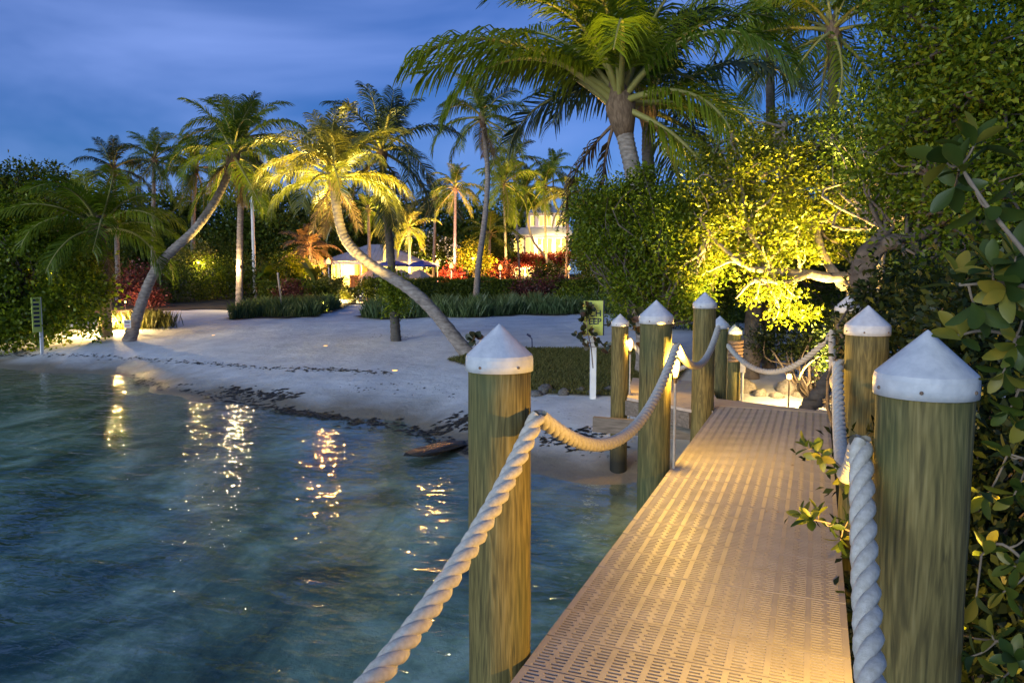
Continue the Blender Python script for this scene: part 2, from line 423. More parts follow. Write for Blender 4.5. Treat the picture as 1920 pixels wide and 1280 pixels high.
# ------------------------------------------------------------------ beach and seabed: one sheet
def mat_sand():
    m, t, o = new_mat('coral_sand'); k = t.links.new
    b = N(t, 'ShaderNodeBsdfPrincipled'); b.inputs['Specular IOR Level'].default_value = 0.25
    g = N(t, 'ShaderNodeNewGeometry'); sp = N(t, 'ShaderNodeSeparateXYZ'); k(g.outputs['Position'], sp.inputs[0])
    n = N(t, 'ShaderNodeTexNoise'); n.inputs['Scale'].default_value = 1.3; n.inputs['Detail'].default_value = 8; k(g.outputs['Position'], n.inputs['Vector'])
    r = ramp(t, [(0.3, (0.50, 0.51, 0.51)), (0.7, (0.66, 0.67, 0.66))]); k(n.outputs['Fac'], r.inputs[0])
    # fine dark flecks of weed and shell
    v = N(t, 'ShaderNodeTexNoise'); v.inputs['Scale'].default_value = 9; v.inputs['Detail'].default_value = 5; k(g.outputs['Position'], v.inputs['Vector'])
    rv = ramp(t, [(0.64, (0, 0, 0)), (0.72, (1, 1, 1))]); k(v.outputs['Fac'], rv.inputs[0])
    mf = N(t, 'ShaderNodeMath', operation='MULTIPLY'); mf.inputs[1].default_value = 0.5; k(rv.outputs[0], mf.inputs[0])
    mx0 = N(t, 'ShaderNodeMixRGB'); mx0.inputs['Color2'].default_value = (0.16, 0.14, 0.11, 1); k(mf.outputs[0], mx0.inputs[0]); k(r.outputs[0], mx0.inputs['Color1'])
    # wet sand by height above the water, broken by noise
    n2 = N(t, 'ShaderNodeTexNoise'); n2.inputs['Scale'].default_value = 1.1; n2.inputs['Detail'].default_value = 5; k(g.outputs['Position'], n2.inputs['Vector'])
    za = N(t, 'ShaderNodeMath', operation='MULTIPLY_ADD'); za.inputs[1].default_value = 0.28; k(n2.outputs['Fac'], za.inputs[0]); k(sp.outputs['Z'], za.inputs[2])
    wet = N(t, 'ShaderNodeMapRange'); wet.inputs[1].default_value = WATER + 0.46; wet.inputs[2].default_value = WATER + 0.22; k(za.outputs[0], wet.inputs[0])
    mxw = N(t, 'ShaderNodeMixRGB'); mxw.inputs['Color2'].default_value = (0.20, 0.175, 0.13, 1); k(wet.outputs[0], mxw.inputs[0]); k(mx0.outputs[0], mxw.inputs['Color1'])
    # seabed: seagrass beds and bare sand
    ns = N(t, 'ShaderNodeTexNoise'); ns.inputs['Scale'].default_value = 0.75; ns.inputs['Detail'].default_value = 6; ns.inputs['Roughness'].default_value = 0.62; ns.inputs['Distortion'].default_value = 0.5
    k(g.outputs['Position'], ns.inputs['Vector'])
    rs = ramp(t, [(0.36, (0.045, 0.07, 0.045)), (0.5, (0.16, 0.20, 0.13)), (0.6, (0.34, 0.38, 0.27)), (0.74, (0.62, 0.62, 0.5))]); k(ns.outputs['Fac'], rs.inputs[0])
    dep = N(t, 'ShaderNodeMapRange'); dep.inputs[1].default_value = WATER + 0.02; dep.inputs[2].default_value = WATER - 0.22; k(sp.outputs['Z'], dep.inputs[0])
    mxs = N(t, 'ShaderNodeMixRGB'); k(dep.outputs[0], mxs.inputs[0]); k(mxw.outputs[0], mxs.inputs['Color1']); k(rs.outputs[0], mxs.inputs['Color2'])
    k(mxs.outputs[0], b.inputs['Base Color'])
    rr = N(t, 'ShaderNodeMapRange'); rr.inputs[3].default_value = 0.95; rr.inputs[4].default_value = 0.6; k(wet.outputs[0], rr.inputs[0]); k(rr.outputs[0], b.inputs['Roughness'])
    nb = N(t, 'ShaderNodeTexNoise'); nb.inputs['Scale'].default_value = 3.2; nb.inputs['Detail'].default_value = 8; nb.inputs['Roughness'].default_value = 0.65; k(g.outputs['Position'], nb.inputs['Vector'])
    bp = N(t, 'ShaderNodeBump'); bp.inputs['Strength'].default_value = 0.6; bp.inputs['Distance'].default_value = 0.07; k(nb.outputs['Fac'], bp.inputs['Height']); k(bp.outputs[0], b.inputs['Normal'])
    k(b.outputs[0], o.inputs[0])
    return m
M['sand'] = mat_sand()

xs = np.unique(np.concatenate([np.linspace(-1200, -140, 12), np.linspace(-140, -32, 40), np.linspace(-32, 12, 200), np.linspace(12, 140, 40), np.linspace(140, 1200, 12)]).round(3))
ys = np.unique(np.concatenate([np.linspace(-1200, -60, 12), np.linspace(-60, 0, 24), np.linspace(0, 26, 150), np.linspace(26, 60, 60), np.linspace(60, 140, 30), np.linspace(140, 1500, 14)]).round(3))
gx, gy = np.meshgrid(xs, ys)
V = np.stack([gx, gy, gz(gx, gy)], -1).reshape(-1, 3)
nx = len(xs)
j, i = np.meshgrid(np.arange(len(ys) - 1), np.arange(nx - 1), indexing='ij')
FA = np.stack([j*nx+i, j*nx+i+1, (j+1)*nx+i+1, (j+1)*nx+i], -1).reshape(-1, 4)
structure(obj('beach', fast_mesh('beach', V, FA, M['sand'], True)))

def sheet(name, inside, mat, x0, x1, y0, y1, step, lift):
    """a sheet that follows the terrain a little above it, where inside(x, y)"""
    ax = np.arange(x0, x1 + step / 2, step); ay = np.arange(y0, y1 + step / 2, step)
    X, Y = np.meshgrid(ax, ay)
    V = np.stack([X, Y, gz(X, Y) + lift], -1).reshape(-1, 3)
    n = len(ax)
    j, i = np.meshgrid(np.arange(len(ay) - 1), np.arange(n - 1), indexing='ij')
    mk = inside(ax[i] + step / 2, ay[j] + step / 2)
    FA = np.stack([j*n+i, j*n+i+1, (j+1)*n+i+1, (j+1)*n+i], -1)[mk]
    return structure(obj(name, fast_mesh(name, V, FA, mat, True)))

YF = Vector((-math.sin(YAW), math.cos(YAW), 0))   # horizontal view direction
def depth(x, y): return x * YF.x + y * YF.y
def side(x, y): return x * RT.x + y * RT.y
def garden_edge(u):                                # depth at which sand gives way to planting, by sideways position
    return 30.5 + 0.7 * np.sin(u * 0.55) + 0.4 * np.sin(u * 1.7 + 1) - np.clip((u - 3) * 0.9, 0, 12)
def in_garden(x, y):
    u, d = side(x, y), depth(x, y)
    path = (np.abs(u + 7.2 + (d - 31) * 0.05) < 0.9) & (d < 40)
    left_path = (u < -11.5 - (d - 30) * 0.18) & (u > -17.5) & (d < 36.5)
    return (d > garden_edge(u)) & ~path & ~left_path
sheet('garden_ground', in_garden, M['soil'], -120, 90, 8, 150, 0.7, 0.05)

# ------------------------------------------------------------------ water
def mat_water():
    m, t, o = new_mat('sea_water'); k = t.links.new
    g = N(t, 'ShaderNodeNewGeometry')
    mp = N(t, 'ShaderNodeMapping'); mp.inputs['Rotation'].default_value = (0, 0, YAW + 0.25); mp.inputs['Scale'].default_value = (0.6, 1.25, 1)
    k(g.outputs['Position'], mp.inputs[0])
    n1 = N(t, 'ShaderNodeTexNoise'); n1.inputs['Scale'].default_value = 2.6; n1.inputs['Detail'].default_value = 1.5; n1.inputs['Distortion'].default_value = 0.5; k(mp.outputs[0], n1.inputs['Vector'])
    n2 = N(t, 'ShaderNodeTexNoise'); n2.inputs['Scale'].default_value = 8.0; n2.inputs['Detail'].default_value = 2; n2.inputs['Distortion'].default_value = 0.8; k(mp.outputs[0], n2.inputs['Vector'])
    b1 = N(t, 'ShaderNodeBump'); b1.inputs['Strength'].default_value = 1.0; b1.inputs['Distance'].default_value = 0.04; k(n1.outputs['Fac'], b1.inputs['Height'])
    b2 = N(t, 'ShaderNodeBump'); b2.inputs['Strength'].default_value = 1.0; b2.inputs['Distance'].default_value = 0.012; k(n2.outputs['Fac'], b2.inputs['Height']); k(b1.outputs[0], b2.inputs['Normal'])
    lw = N(t, 'ShaderNodeLayerWeight'); k(b2.outputs[0], lw.inputs['Normal'])
    pw = N(t, 'ShaderNodeMath', operation='POWER'); pw.inputs[1].default_value = 5.0; k(lw.outputs['Facing'], pw.inputs[0])
    fr = N(t, 'ShaderNodeMath', operation='MULTIPLY_ADD'); fr.inputs[1].default_value = 0.95; fr.inputs[2].default_value = 0.02; k(pw.outputs[0], fr.inputs[0])
    tr = N(t, 'ShaderNodeBsdfTransparent'); tr.inputs[0].default_value = (0.80, 0.95, 0.91, 1)
    gl = N(t, 'ShaderNodeBsdfGlossy'); gl.inputs['Roughness'].default_value = 0.06; gl.inputs['Color'].default_value = (1, 1, 1, 1); k(b2.outputs[0], gl.inputs['Normal'])
    mx = N(t, 'ShaderNodeMixShader'); k(fr.outputs[0], mx.inputs[0]); k(tr.outputs[0], mx.inputs[1]); k(gl.outputs[0], mx.inputs[2])
    k(mx.outputs[0], o.inputs[0])
    return m
M['water'] = mat_water()
wx = np.concatenate([np.linspace(-1200, -60, 8), np.linspace(-50, 12, 40), np.linspace(30, 300, 5)])
wy = np.concatenate([np.linspace(-1200, -30, 8), np.linspace(-20, 32, 40)])
X, Y = np.meshgrid(wx, wy)
V = np.stack([X, Y, np.full_like(X, WATER)], -1).reshape(-1, 3); n = len(wx)
j, i = np.meshgrid(np.arange(len(wy) - 1), np.arange(n - 1), indexing='ij')
structure(obj('water', fast_mesh('water', V, np.stack([j*n+i, j*n+i+1, (j+1)*n+i+1, (j+1)*n+i], -1).reshape(-1, 4), M['water'], True)))

# ------------------------------------------------------------------ dock
DX0, DX1, DY0, DY1, PW = -1.095, 0.195, -2.4, 9.5, 0.29
dock = thing('dock_walkway', 'beige slotted plastic dock walkway leading to the beach', 'dock', (0, 0, 0))
def panel_mesh():
    """one moulded deck panel: bars and slots, real openings"""
    W = DX1 - DX0 - 0.006; D = PW - 0.010; T = 0.05
    ncol = 8; rim = 0.03; strip = 0.026
    cw = (W - 2 * rim - (ncol - 1) * strip) / ncol
    nline = 10; slot = 0.0135
    gap = (D - 0.03 - nline * slot) / (nline - 1)
    xb = [0.0, rim]
    cells = []                                # (x0, x1, kind)
    cells.append((0, rim, 'solid'))
    x = rim
    for c in range(ncol):
        f = [0, .36, .45, .55, .64, 1.0]
        for a, b_, kd in zip(f[:-1], f[1:], ['both', 'A', 'none', 'B', 'both']):
            cells.append((x + a * cw, x + b_ * cw, kd))
        x += cw
        if c < ncol - 1:
            cells.append((x, x + strip, 'solid')); x += strip
    cells.append((W - rim, W, 'solid'))
    xl = [c[0] for c in cells] + [W]
    yl = [0.0]; kinds = []
    y = 0.015; yl.append(y); kinds.append('solid')
    for q in range(nline):
        yl.append(y + slot); kinds.append('A' if q % 2 == 0 else 'B'); y += slot
        if q < nline - 1:
            yl.append(y + gap); kinds.append('solid'); y += gap
    yl.append(D); kinds.append('solid')
    # 'A' lines: slot covers 'both' cells and 'A' cell; 'B' lines: both + 'B'
    def is_open(ci, ri):
        ck, rk = cells[ci][2], kinds[ri]
        return rk != 'solid' and ck != 'solid' and (ck == 'both' or ck == rk)
    nxl, nyl = len(xl), len(yl)
    mb = MB()
    V = []
    for zz in (0.0, -T):
        for yy in yl:
            for xx in xl: V.append((xx + DX0 + 0.003, yy + 0.003, zz))
    tid = lambda a, b_: b_ * nxl + a
    bid = lambda a, b_: nxl * nyl + b_ * nxl + a
    FA = []
    for ri in range(nyl - 1):
        for ci in range(nxl - 1):
            if not is_open(ci, ri):
                FA.append((tid(ci, ri), tid(ci+1, ri), tid(ci+1, ri+1), tid(ci, ri+1)))
            else:
                for (a, b_, da, db) in ((ci, ri, 0, 0),):
                    # slot walls where the neighbour is solid
                    if ri == 0 or not is_open(ci, ri-1): FA.append((tid(ci, ri), bid(ci, ri), bid(ci+1, ri), tid(ci+1, ri)))
                    if not is_open(ci, ri+1): FA.append((tid(ci+1, ri+1), bid(ci+1, ri+1), bid(ci, ri+1), tid(ci, ri+1)))
                    if not is_open(ci-1, ri): FA.append((tid(ci, ri+1), bid(ci, ri+1), bid(ci, ri), tid(ci, ri)))
                    if not is_open(ci+1, ri): FA.append((tid(ci+1, ri), bid(ci+1, ri), bid(ci+1, ri+1), tid(ci+1, ri+1)))
    for ci in range(nxl - 1):
        FA.append((tid(ci, 0), bid(ci, 0), bid(ci+1, 0), tid(ci+1, 0)))
        FA.append((tid(ci+1, nyl-1), bid(ci+1, nyl-1), bid(ci, nyl-1), tid(ci, nyl-1)))
    for ri in range(nyl - 1):
        FA.append((tid(0, ri+1), bid(0, ri+1), bid(0, ri), tid(0, ri)))
        FA.append((tid(nxl-1, ri), bid(nxl-1, ri), bid(nxl-1, ri+1), tid(nxl-1, ri+1)))
    me = bpy.data.meshes.new('deck_panel'); me.from_pydata(V, [], FA); me.update(); me.materials.append(M['deck'])
    return me
pm = panel_mesh()
npan = int(round((DY1 - DY0) / PW))
for q in range(npan):
    o = obj('deck_panel', pm, dock, (0, DY0 + q * PW, R.uniform(-.0015, .0015)))
for x in (DX0 + 0.08, DX0 + 0.62, DX1 - 0.12):
    MB().box(x - 0.04, x + 0.04, DY0, DY1, -0.28, -0.053).build('stringer', M['beam'], dock)
for y in (2.92 + .19, 6.3 + .19, 9.2 + .16):
    MB().box(DX0 - 0.3, DX1 + 0.28, y - .04, y + .04, -0.50, -0.283).build('cross_beam', M['beam'], dock)
# dead leaves fallen on the deck
for k_, (px, py) in enumerate([(1437, 959), (1413, 957), (1491, 802), (1505, 798), (1486, 872), (1458, 960)]):
    p = onz(px, py, 0.004); s = R.uniform(.012, .02); a = R.uniform(0, 6)
    o = MB().add([(-s, 0, 0), (0, -s * .5, .006), (s, 0, .002), (0, s * .5, .008)], [(0, 1, 2, 3)]).build('fallen_leaf', M['screw'], None, False, p, a)
    tag(o, 'small dry leaf on the deck, ' + ['right one of a close pair midway', 'left one of a close pair midway', 'left one of the farthest pair',
        'right one of the farthest pair', 'lone reddish one between the pairs', 'rightmost of the three midway'][k_], 'leaf', 'dry leaves on the deck')

# angled landing beyond the walkway
land = thing('dock_landing', 'plain board landing where the walkway turns left to shore', 'dock', (0, 0, 0))
LP = [(0.2, 9.52), (0.2, 9.6), (-1.17, 10.08), (-1.5, 11.6), (-2.65, 11.6), (-2.29, 9.72), (-1.36, 9.14), (-1.105, 9.14), (-1.105, 9.52)]
def clip_strip(poly, y0, y1):
    def cut(P, keep, yv):
        o_ = []
        for a, b_ in zip(P, P[1:] + P[:1]):
            ka, kb = keep(a), keep(b_)
            if ka: o_.append(a)
            if ka != kb:
                t_ = (yv - a[1]) / (b_[1] - a[1]); o_.append((a[0] + t_ * (b_[0] - a[0]), yv))
        return o_
    P = cut(list(poly), lambda p: p[1] >= y0, y0)
    return cut(P, lambda p: p[1] <= y1, y1) if len(P) > 2 else []
yy = 9.14
while yy < 11.6:
    P = clip_strip(LP, yy, min(yy + 0.135, 11.6))
    if len(P) > 2:
        n_ = len(P)
        MB().add([(x, y, -0.002) for x, y in P] + [(x, y, -0.04) for x, y in P],
                 [tuple(range(n_)), tuple(range(2*n_-1, n_-1, -1))] + [(a, a+n_, (a+1) % n_ + n_, (a+1) % n_) for a in range(n_)]).build('board', M['plank'], land)
    yy += 0.142
def fascia(a, b_, z0=-0.24, z1=-0.045, th=0.045):
    a, b_ = Vector(a), Vector(b_); dv = (b_ - a).normalized(); nn = Vector((dv.y, -dv.x)) * th
    P = [a, b_, b_ + nn, a + nn]
    MB().add([(p.x, p.y, z0) for p in P] + [(p.x, p.y, z1) for p in P], [(0,1,2,3),(7,6,5,4),(0,4,5,1),(1,5,6,2),(2,6,7,3),(3,7,4,0)]).build('edge_beam', M['beam'], land)
fascia((-2.29, 9.75), (-1.36, 9.18)); fascia((-2.62, 11.6), (-2.27, 9.78))
MB().box(-2.7, -1.4, 9.50, 9.58, -0.46, -0.26).build('cross_beam', M['beam'], land)

# ------------------------------------------------------------------ pilings
def piling(label, x, y, top, r, ground_z=-2.3, seed=0):
    t = thing('dock_piling', label, 'piling', (x, y, ground_z), group='white capped timber pilings')
    prof = []
    n_ = 26
    for q in range(n_ + 1):
        z = (top - 0.17 - ground_z) * q / n_
        prof.append((r * (1.03 - 0.05 * q / n_) * (1 + 0.008 * math.sin(q * 2.1 + seed)), z))
    sh = MB().lathe(prof, 36).build('shaft', M['piling'], t, True)
    hr = top - ground_z
    k_ = r / 0.135
    ch, sk = 0.135 * k_, 0.06 * k_
    rr = r * 1.055
    cprof = [(rr - .012, hr - ch - sk), (rr, hr - ch - sk), (rr * 1.004, hr - ch - sk * .5), (rr, hr - ch - .008), (rr * .975, hr - ch + .006),
             (rr * .5, hr - ch * .48), (rr * .12, hr - ch * .10), (rr * .05, hr - ch * .03), (0.002, hr)]
    cp = MB().lathe(cprof[:4], 40, cap=False).lathe(cprof[3:5], 40, cap=False).lathe(cprof[4:], 40, cap=False).build('cap', M['cap'], t, True)
    for a in (-1.75, -0.6, 0.7, 2.3, 3.6):
        MB().lathe([(0.006, -0.004), (0.006, 0.004), (0.002, 0.007)], 8, ).build('cap_screw', M['screw'], cp, False,
            (rr * math.cos(a), rr * math.sin(a), hr - ch - sk * .6)).rotation_euler = (0, math.pi / 2, a)
    return t
PA = (-1.245, 2.92); PB = (-1.245, 6.3); PC = (-1.235, 9.2)
PF = (0.325, 2.62); PG = (0.322, 5.42); PH = (0.335, 9.0)
piling('thick timber piling with white cone cap, nearest left of the walkway', *PA, 1.435, 0.137, seed=1)
piling('green timber piling carrying a lamp, second along the left of the walkway', *PB, 1.425, 0.137, seed=2)
piling('green timber piling third along the left, where walkway meets landing', *PC, 1.425, 0.135, seed=3)
piling('broad shaded piling with white cone cap, nearest right of the walkway', *PF, 1.475, 0.140, seed=4)
piling('dark green piling second along the right of the walkway', *PG, 1.44, 0.134, seed=5)
piling('far right piling beside the end of the walkway, partly hidden', *PH, 1.41, 0.134, seed=6)
pD = at(1350, 592, 10.75); pE = at(1163, 588, 10.2); pI = at(1378, 608, 13.0)
piling('short piling at the landing hidden behind the third left piling', pD.x, pD.y, pD.z, 0.125, seed=7)
piling('slim low piling left of the landing with a lamp on its side', pE.x, pE.y, pE.z, 0.117, seed=8)

# short post wrapped in rope on the shore
ig = G(pI.x, pI.y)
t = thing('mooring_post', 'short capped post bound with brown rope coils behind the landing', 'post', (pI.x, pI.y, ig))
hI = pI.z - ig
MB().lathe([(0.118, -0.5), (0.113, hI - 0.1)], 24).build('shaft', M['piling'], t, True)
MB().lathe([(0.10, hI - .17), (0.125, hI - .17), (0.125, hI - .115), (0.06, hI - .05), (0.004, hI)], 24).build('cap', M['cap'], t, True)
for q in range(6):
    z0 = hI - 0.32 - q * 0.062
    P = [(0.128 * math.cos(a), 0.128 * math.sin(a), z0 + .02 * a / 6.28) for a in np.linspace(0, 2 * math.pi, 22)]
    MB().tube(P, 0.031, 7).build('rope_coil', M['rope_old'], t, True)
MB().tube([(0.16, -0.1, -0.3), (0.16, -0.1, 0.55)], 0.022, 8).build('conduit', M['conduit'], t, True)
MB().box(0.12, 0.2, -0.15, -0.07, 0.5, 0.68).build('outlet_box', M['conduit'], t)

# ------------------------------------------------------------------ ropes: three twisted strands each
def rope(label, a, b_, sag, r=0.036, extra=None, n_turn=None):
    a, b_ = Vector(a), Vector(b_)
    base = (a + b_) / 2
    pts = []
    for s in np.linspace(0, 1, 25):
        p = a.lerp(b_, s); p.z -= sag * 4 * s * (1 - s)
        pts.append(p)
    Lg = sum((pts[q+1] - pts[q]).length for q in range(len(pts) - 1))
    pitch = 6.0 * r
    turns = Lg / pitch
    m = int(turns * 11) + 2
    C = smooth_path(pts, m)
    T = np.gradient(C, axis=0); T /= np.linalg.norm(T, axis=1, keepdims=True)
    ref = np.array([1.0, 0, 0.2]) if abs((b_ - a).normalized().x) < 0.8 else np.array([0, 1.0, 0.2])
    U = np.cross(T, ref); U /= np.linalg.norm(U, axis=1, keepdims=True); W = np.cross(T, U)
    t_ = thing('rope', label, 'rope', tuple(base), group='thick white dock ropes')
    ph = np.linspace(0, turns * 2 * math.pi, m)
    for q in range(3):
        an = ph + q * 2 * math.pi / 3
        S = C + (U * np.cos(an)[:, None] + W * np.sin(an)[:, None]) * r * 0.5
        V_, F_ = tube_np(S - np.array(base), r * 0.56, 8)
        obj('strand', fast_mesh('strand', V_, F_, M['rope'], True), t_)
    return t_
RL, RR = -1.07, 0.15          # ropes run along the inner faces of the pilings
zA, zB, zC, zF, zG, zH = 1.045, 1.04, 1.0, 1.10, 1.05, 1.0
rope('rope sweeping down from the nearest left piling to the bottom of the picture', (RL, PA[1] - .01, zA), (RL, -0.5, 1.04), 0.52)
rope('rope sagging between the first and second left pilings', (RL, PA[1] + .02, zA), (RL, PB[1] - .02, zB), 0.40)
rope('rope sagging between the second and third left pilings', (RL, PB[1] + .02, zB), (RL, PC[1] - .02, zC), 0.30)
rope('rope dropping from the nearest right piling to the lower right corner', (RR, PF[1] - .01, zF), (RR, -0.6, 1.04), 0.55)
rope('rope sagging between the first and second right pilings', (RR, PF[1] + .02, zF), (RR, PG[1] - .02, zG), 0.36)
rope('rope sagging between the second and far right pilings', (RR + .02, PG[1] + .02, zG), (RR + .03, PH[1] - .02, zH), 0.34)
rope('rope hanging across the end of the walkway above the landing', (pD.x + .13, pD.y - .06, 0.62), (RR + .02, PH[1], zH - .03), 0.40)
rope('rope from the slim low piling running behind the second left piling', (pE.x + .14, pE.y - .02, 0.76), (pD.x - .12, pD.y - .05, 0.66), 0.42, r=0.033)

# ------------------------------------------------------------------ lamps on pilings and stakes
def post_lamp(label, x, y, z, zlow, energy, off=(0, 0)):
    t = thing('dock_lamp', label, 'lamp', (x, y, zlow), group='small lamps fixed to the pilings')
    h_ = z - zlow
    MB().tube([(0, 0, 0), (0, 0, h_ - .05)], 0.012, 8).build('conduit', M['conduit'], t, True)
    MB().lathe([(0.013, h_ - .07), (0.017, h_ - .03), (0.019, h_ - .015)], 12).build('socket', M['lamp_metal'], t, True)
    MB().lathe([(0.016, h_ - .014), (0.026, h_ + .02), (0.034, h_ + .08), (0.034, h_ + .11), (0.02, h_ + .13), (0.006, h_ + .135)], 14).build('bulb', M['bulb'], t, True)
    add_light(t, (off[0], off[1], h_ + .09), energy, radius=0.016)
    return t
post_lamp('glowing lamp on the inner side of the second left piling', PB[0] + .175, PB[1] - .02, 0.80, -0.6, 120)
post_lamp('glowing lamp on the slim low piling left of the landing', pE.x + .15, pE.y - .02, 0.62, -0.6, 60)
post_lamp('lamp low on the far side of the nearest right piling', PF[0] - .10, PF[1] + .14, 0.45, -0.6, 75)
def stake_lamp(label, px, py, d, energy, k=1.0, bulb='bulb', col=(1, .66, .25)):
    p = at(px, py, d); g = G(p.x, p.y)
    hh = max(p.z - g, 0.12)
    t = thing('stake_lamp', label, 'lamp', (p.x, p.y, g), group='stake lamps in the ground')
    MB().tube([(0, 0, -.1), (0, 0, hh - .03)], 0.012, 8).build('stake', M['lamp_metal'], t, True)
    MB().lathe([(0.03 * k, hh - .04), (0.042 * k, hh - .03), (0.045 * k, hh + .01), (0.03 * k, hh + .045), (0.008, hh + .05)], 14).build('bulb', M[bulb], t, True)
    MB().lathe([(0.075, hh + .062), (0.05, hh + .09), (0.008, hh + .10)], 14).build('hood', M['lamp_metal'], t, True)
    add_light(t, (0, 0, hh + .005), energy, radius=0.025 * k, color=col)
    return t
stake_lamp('bright stake lamp on the sand beyond the end of the walkway', 1480, 706, 12.4, 80)
# ------------------------------------------------------------------ foliage builders
def leaf_quads(C, size, up=0.5, aspect=0.5, rng=NPR, droop=0.0, dirs=None):
    """folded leaf quads at points C; returns V, F"""
    n = len(C)
    if dirs is None:
        d = rng.normal(size=(n, 3)); d[:, 2] = d[:, 2] * 0.7 - droop
    else:
        d = dirs + rng.normal(size=(n, 3)) * 0.45
    d /= np.linalg.norm(d, axis=1, keepdims=True) + 1e-9
    nn = rng.normal(size=(n, 3)); nn[:, 2] += up * 2
    s = np.cross(d, nn); s /= np.linalg.norm(s, axis=1, keepdims=True) + 1e-9
    nn = np.cross(s, d)
    sz = (size * rng.uniform(0.65, 1.3, n))[:, None]
    V = np.empty((n, 4, 3))
    V[:, 0] = C
    V[:, 1] = C + d * sz * 0.55 + s * sz * aspect * 0.5 + nn * sz * 0.1
    V[:, 2] = C + d * sz
    V[:, 3] = C + d * sz * 0.55 - s * sz * aspect * 0.5 + nn * sz * 0.1
    F_ = np.arange(n * 4).reshape(n, 4)
    return V.reshape(-1, 3), F_

def clump_points(blobs, n_clump, per, spread, rng, flat=0.75, shell=0.5):
    """blobs (x,y,z,r): clump centres in each blob, then leaf points about each centre"""
    w_ = np.array([b[3] ** 2 for b in blobs]); w_ /= w_.sum()
    cnt = np.maximum(1, (w_ * n_clump).round().astype(int))
    cc = []
    for b, c in zip(blobs, cnt):
        v = rng.normal(size=(c, 3)); v /= np.linalg.norm(v, axis=1, keepdims=True)
        rad = rng.uniform(shell ** 3, 1, c) ** (1 / 3)
        cc.append(np.array(b[:3]) + v * (rad * b[3])[:, None] * np.array([1, 1, 0.9]))
    cc = np.vstack(cc)
    m = len(cc)
    k_ = (per * rng.uniform(0.5, 1.5, m)).astype(int) + 3
    idx = np.repeat(np.arange(m), k_)
    sp = spread * rng.uniform(0.6, 1.35, m)
    off = rng.normal(size=(len(idx), 3)) * np.array([1, 1, flat])
    P = cc[idx] + off * sp[idx][:, None] * 0.55
    dirs = off / (np.linalg.norm(off, axis=1, keepdims=True) + 1e-9)
    return cc, P, dirs

def leafy(t, base, name, blobs, n_clump, per, spread, size, mat, seed, aspect=0.5, up=0.4, flat=0.75, shell=0.5, twigs=None):
    rng = np.random.default_rng(seed)
    cc, P, dirs = clump_points(blobs, n_clump, per, spread, rng, flat, shell)
    V, F_ = leaf_quads(P, size, up, aspect, rng, dirs=dirs)
    o = obj(name, fast_mesh(name, V - np.array(tuple(base)), F_, mat), t)
    o['kind'] = 'stuff'
    return cc

def branch_net(t, base, root, cc, mat, seed, r0=0.06, frac=0.5, name='branches', sag=0.15, n_side=5):
    """limbs that reach from the root points to a share of the clump centres"""
    rng = np.random.default_rng(seed)
    sel = cc[rng.random(len(cc)) < frac]
    VV, FF, o_ = [], [], 0
    roots = np.array([tuple(r) for r in root])
    for c in sel:
        r = roots[np.argmin(np.linalg.norm(roots - c, axis=1) + rng.uniform(0, .4, len(roots)))]
        L_ = np.linalg.norm(c - r)
        m1 = r + (c - r) * 0.35 + rng.normal(size=3) * L_ * 0.10; m2 = r + (c - r) * 0.7 + rng.normal(size=3) * L_ * 0.10 + np.array([0, 0, -sag * L_ * .3])
        P = smooth_path([r, m1, m2, c], 11)
        V, F_ = tube_np(P - np.array(tuple(base)), np.linspace(r0, r0 * 0.12, 11), n_side)
        VV.append(V); FF.append(F_ + o_); o_ += len(V)
    if VV:
        return obj(name, fast_mesh(name, np.vstack(VV), np.vstack(FF), mat, True), t)

def tube_part(t, base, name, pts, r0, r1, mat, n=24, ns=10, wob=0.0, seed=0):
    P = smooth_path(pts, n)
    rng = np.random.default_rng(seed)
    if wob: P[1:-1] += rng.normal(size=(n - 2, 3)) * wob
    rr = np.linspace(r0, r1, n) * (1 + rng.uniform(-.1, .1, n))
    V, F_ = tube_np(P - np.array(tuple(base)), rr, ns)
    return obj(name, fast_mesh(name, V, F_, mat, True), t)

def pblobs(L_):
    """(px, py, d, r) -> world blobs"""
    return [(*at(a, b, c), r) for a, b, c, r in L_]

def tree(name, label, cat, base_px, base_d, blobs, n_clump, per, spread, size, mat, seed, bark='bark', r0=0.12, fork=None, limb_r=0.05, frac=0.5,
         group=None, limbs=None, aspect=0.5, trunk_pts=None, shell=0.5, flat=0.75):
    B = pblobs(blobs)
    bp = at(base_px[0], base_px[1], base_d); gz_ = G(bp.x, bp.y)
    base = Vector((bp.x, bp.y, gz_))
    t = thing(name, label, cat, base, group=group)
    cen = np.mean([b[:3] for b in B], axis=0)
    fk = Vector(at(*fork)) if fork else Vector((base.x * .6 + cen[0] * .4, base.y * .6 + cen[1] * .4, gz_ + (cen[2] - gz_) * 0.45))
    tp = [base - Vector((0, 0, .2))] + ([Vector(at(*p)) for p in trunk_pts] if trunk_pts else [base.lerp(fk, 0.5) + Vector((R.uniform(-.1, .1), R.uniform(-.1, .1), 0))]) + [fk]
    tube_part(t, base, 'trunk', tp, r0, r0 * 0.65, M[bark], 20, 10, 0.01, seed)
    cc = leafy(t, base, 'crown', B, n_clump, per, spread, size, M[mat], seed, aspect=aspect, shell=shell, flat=flat)
    roots = [fk]
    for L_ in (limbs or []):
        pts = [Vector(at(*p)) for p in L_['pts']]
        tube_part(t, base, 'limb', pts, L_['r'][0], L_['r'][1], M[L_.get('mat', bark)], 22, 8, 0.008, seed)
        roots += pts[1:]
    branch_net(t, base, roots, cc, M[bark], seed + 1, limb_r, frac)
    return t

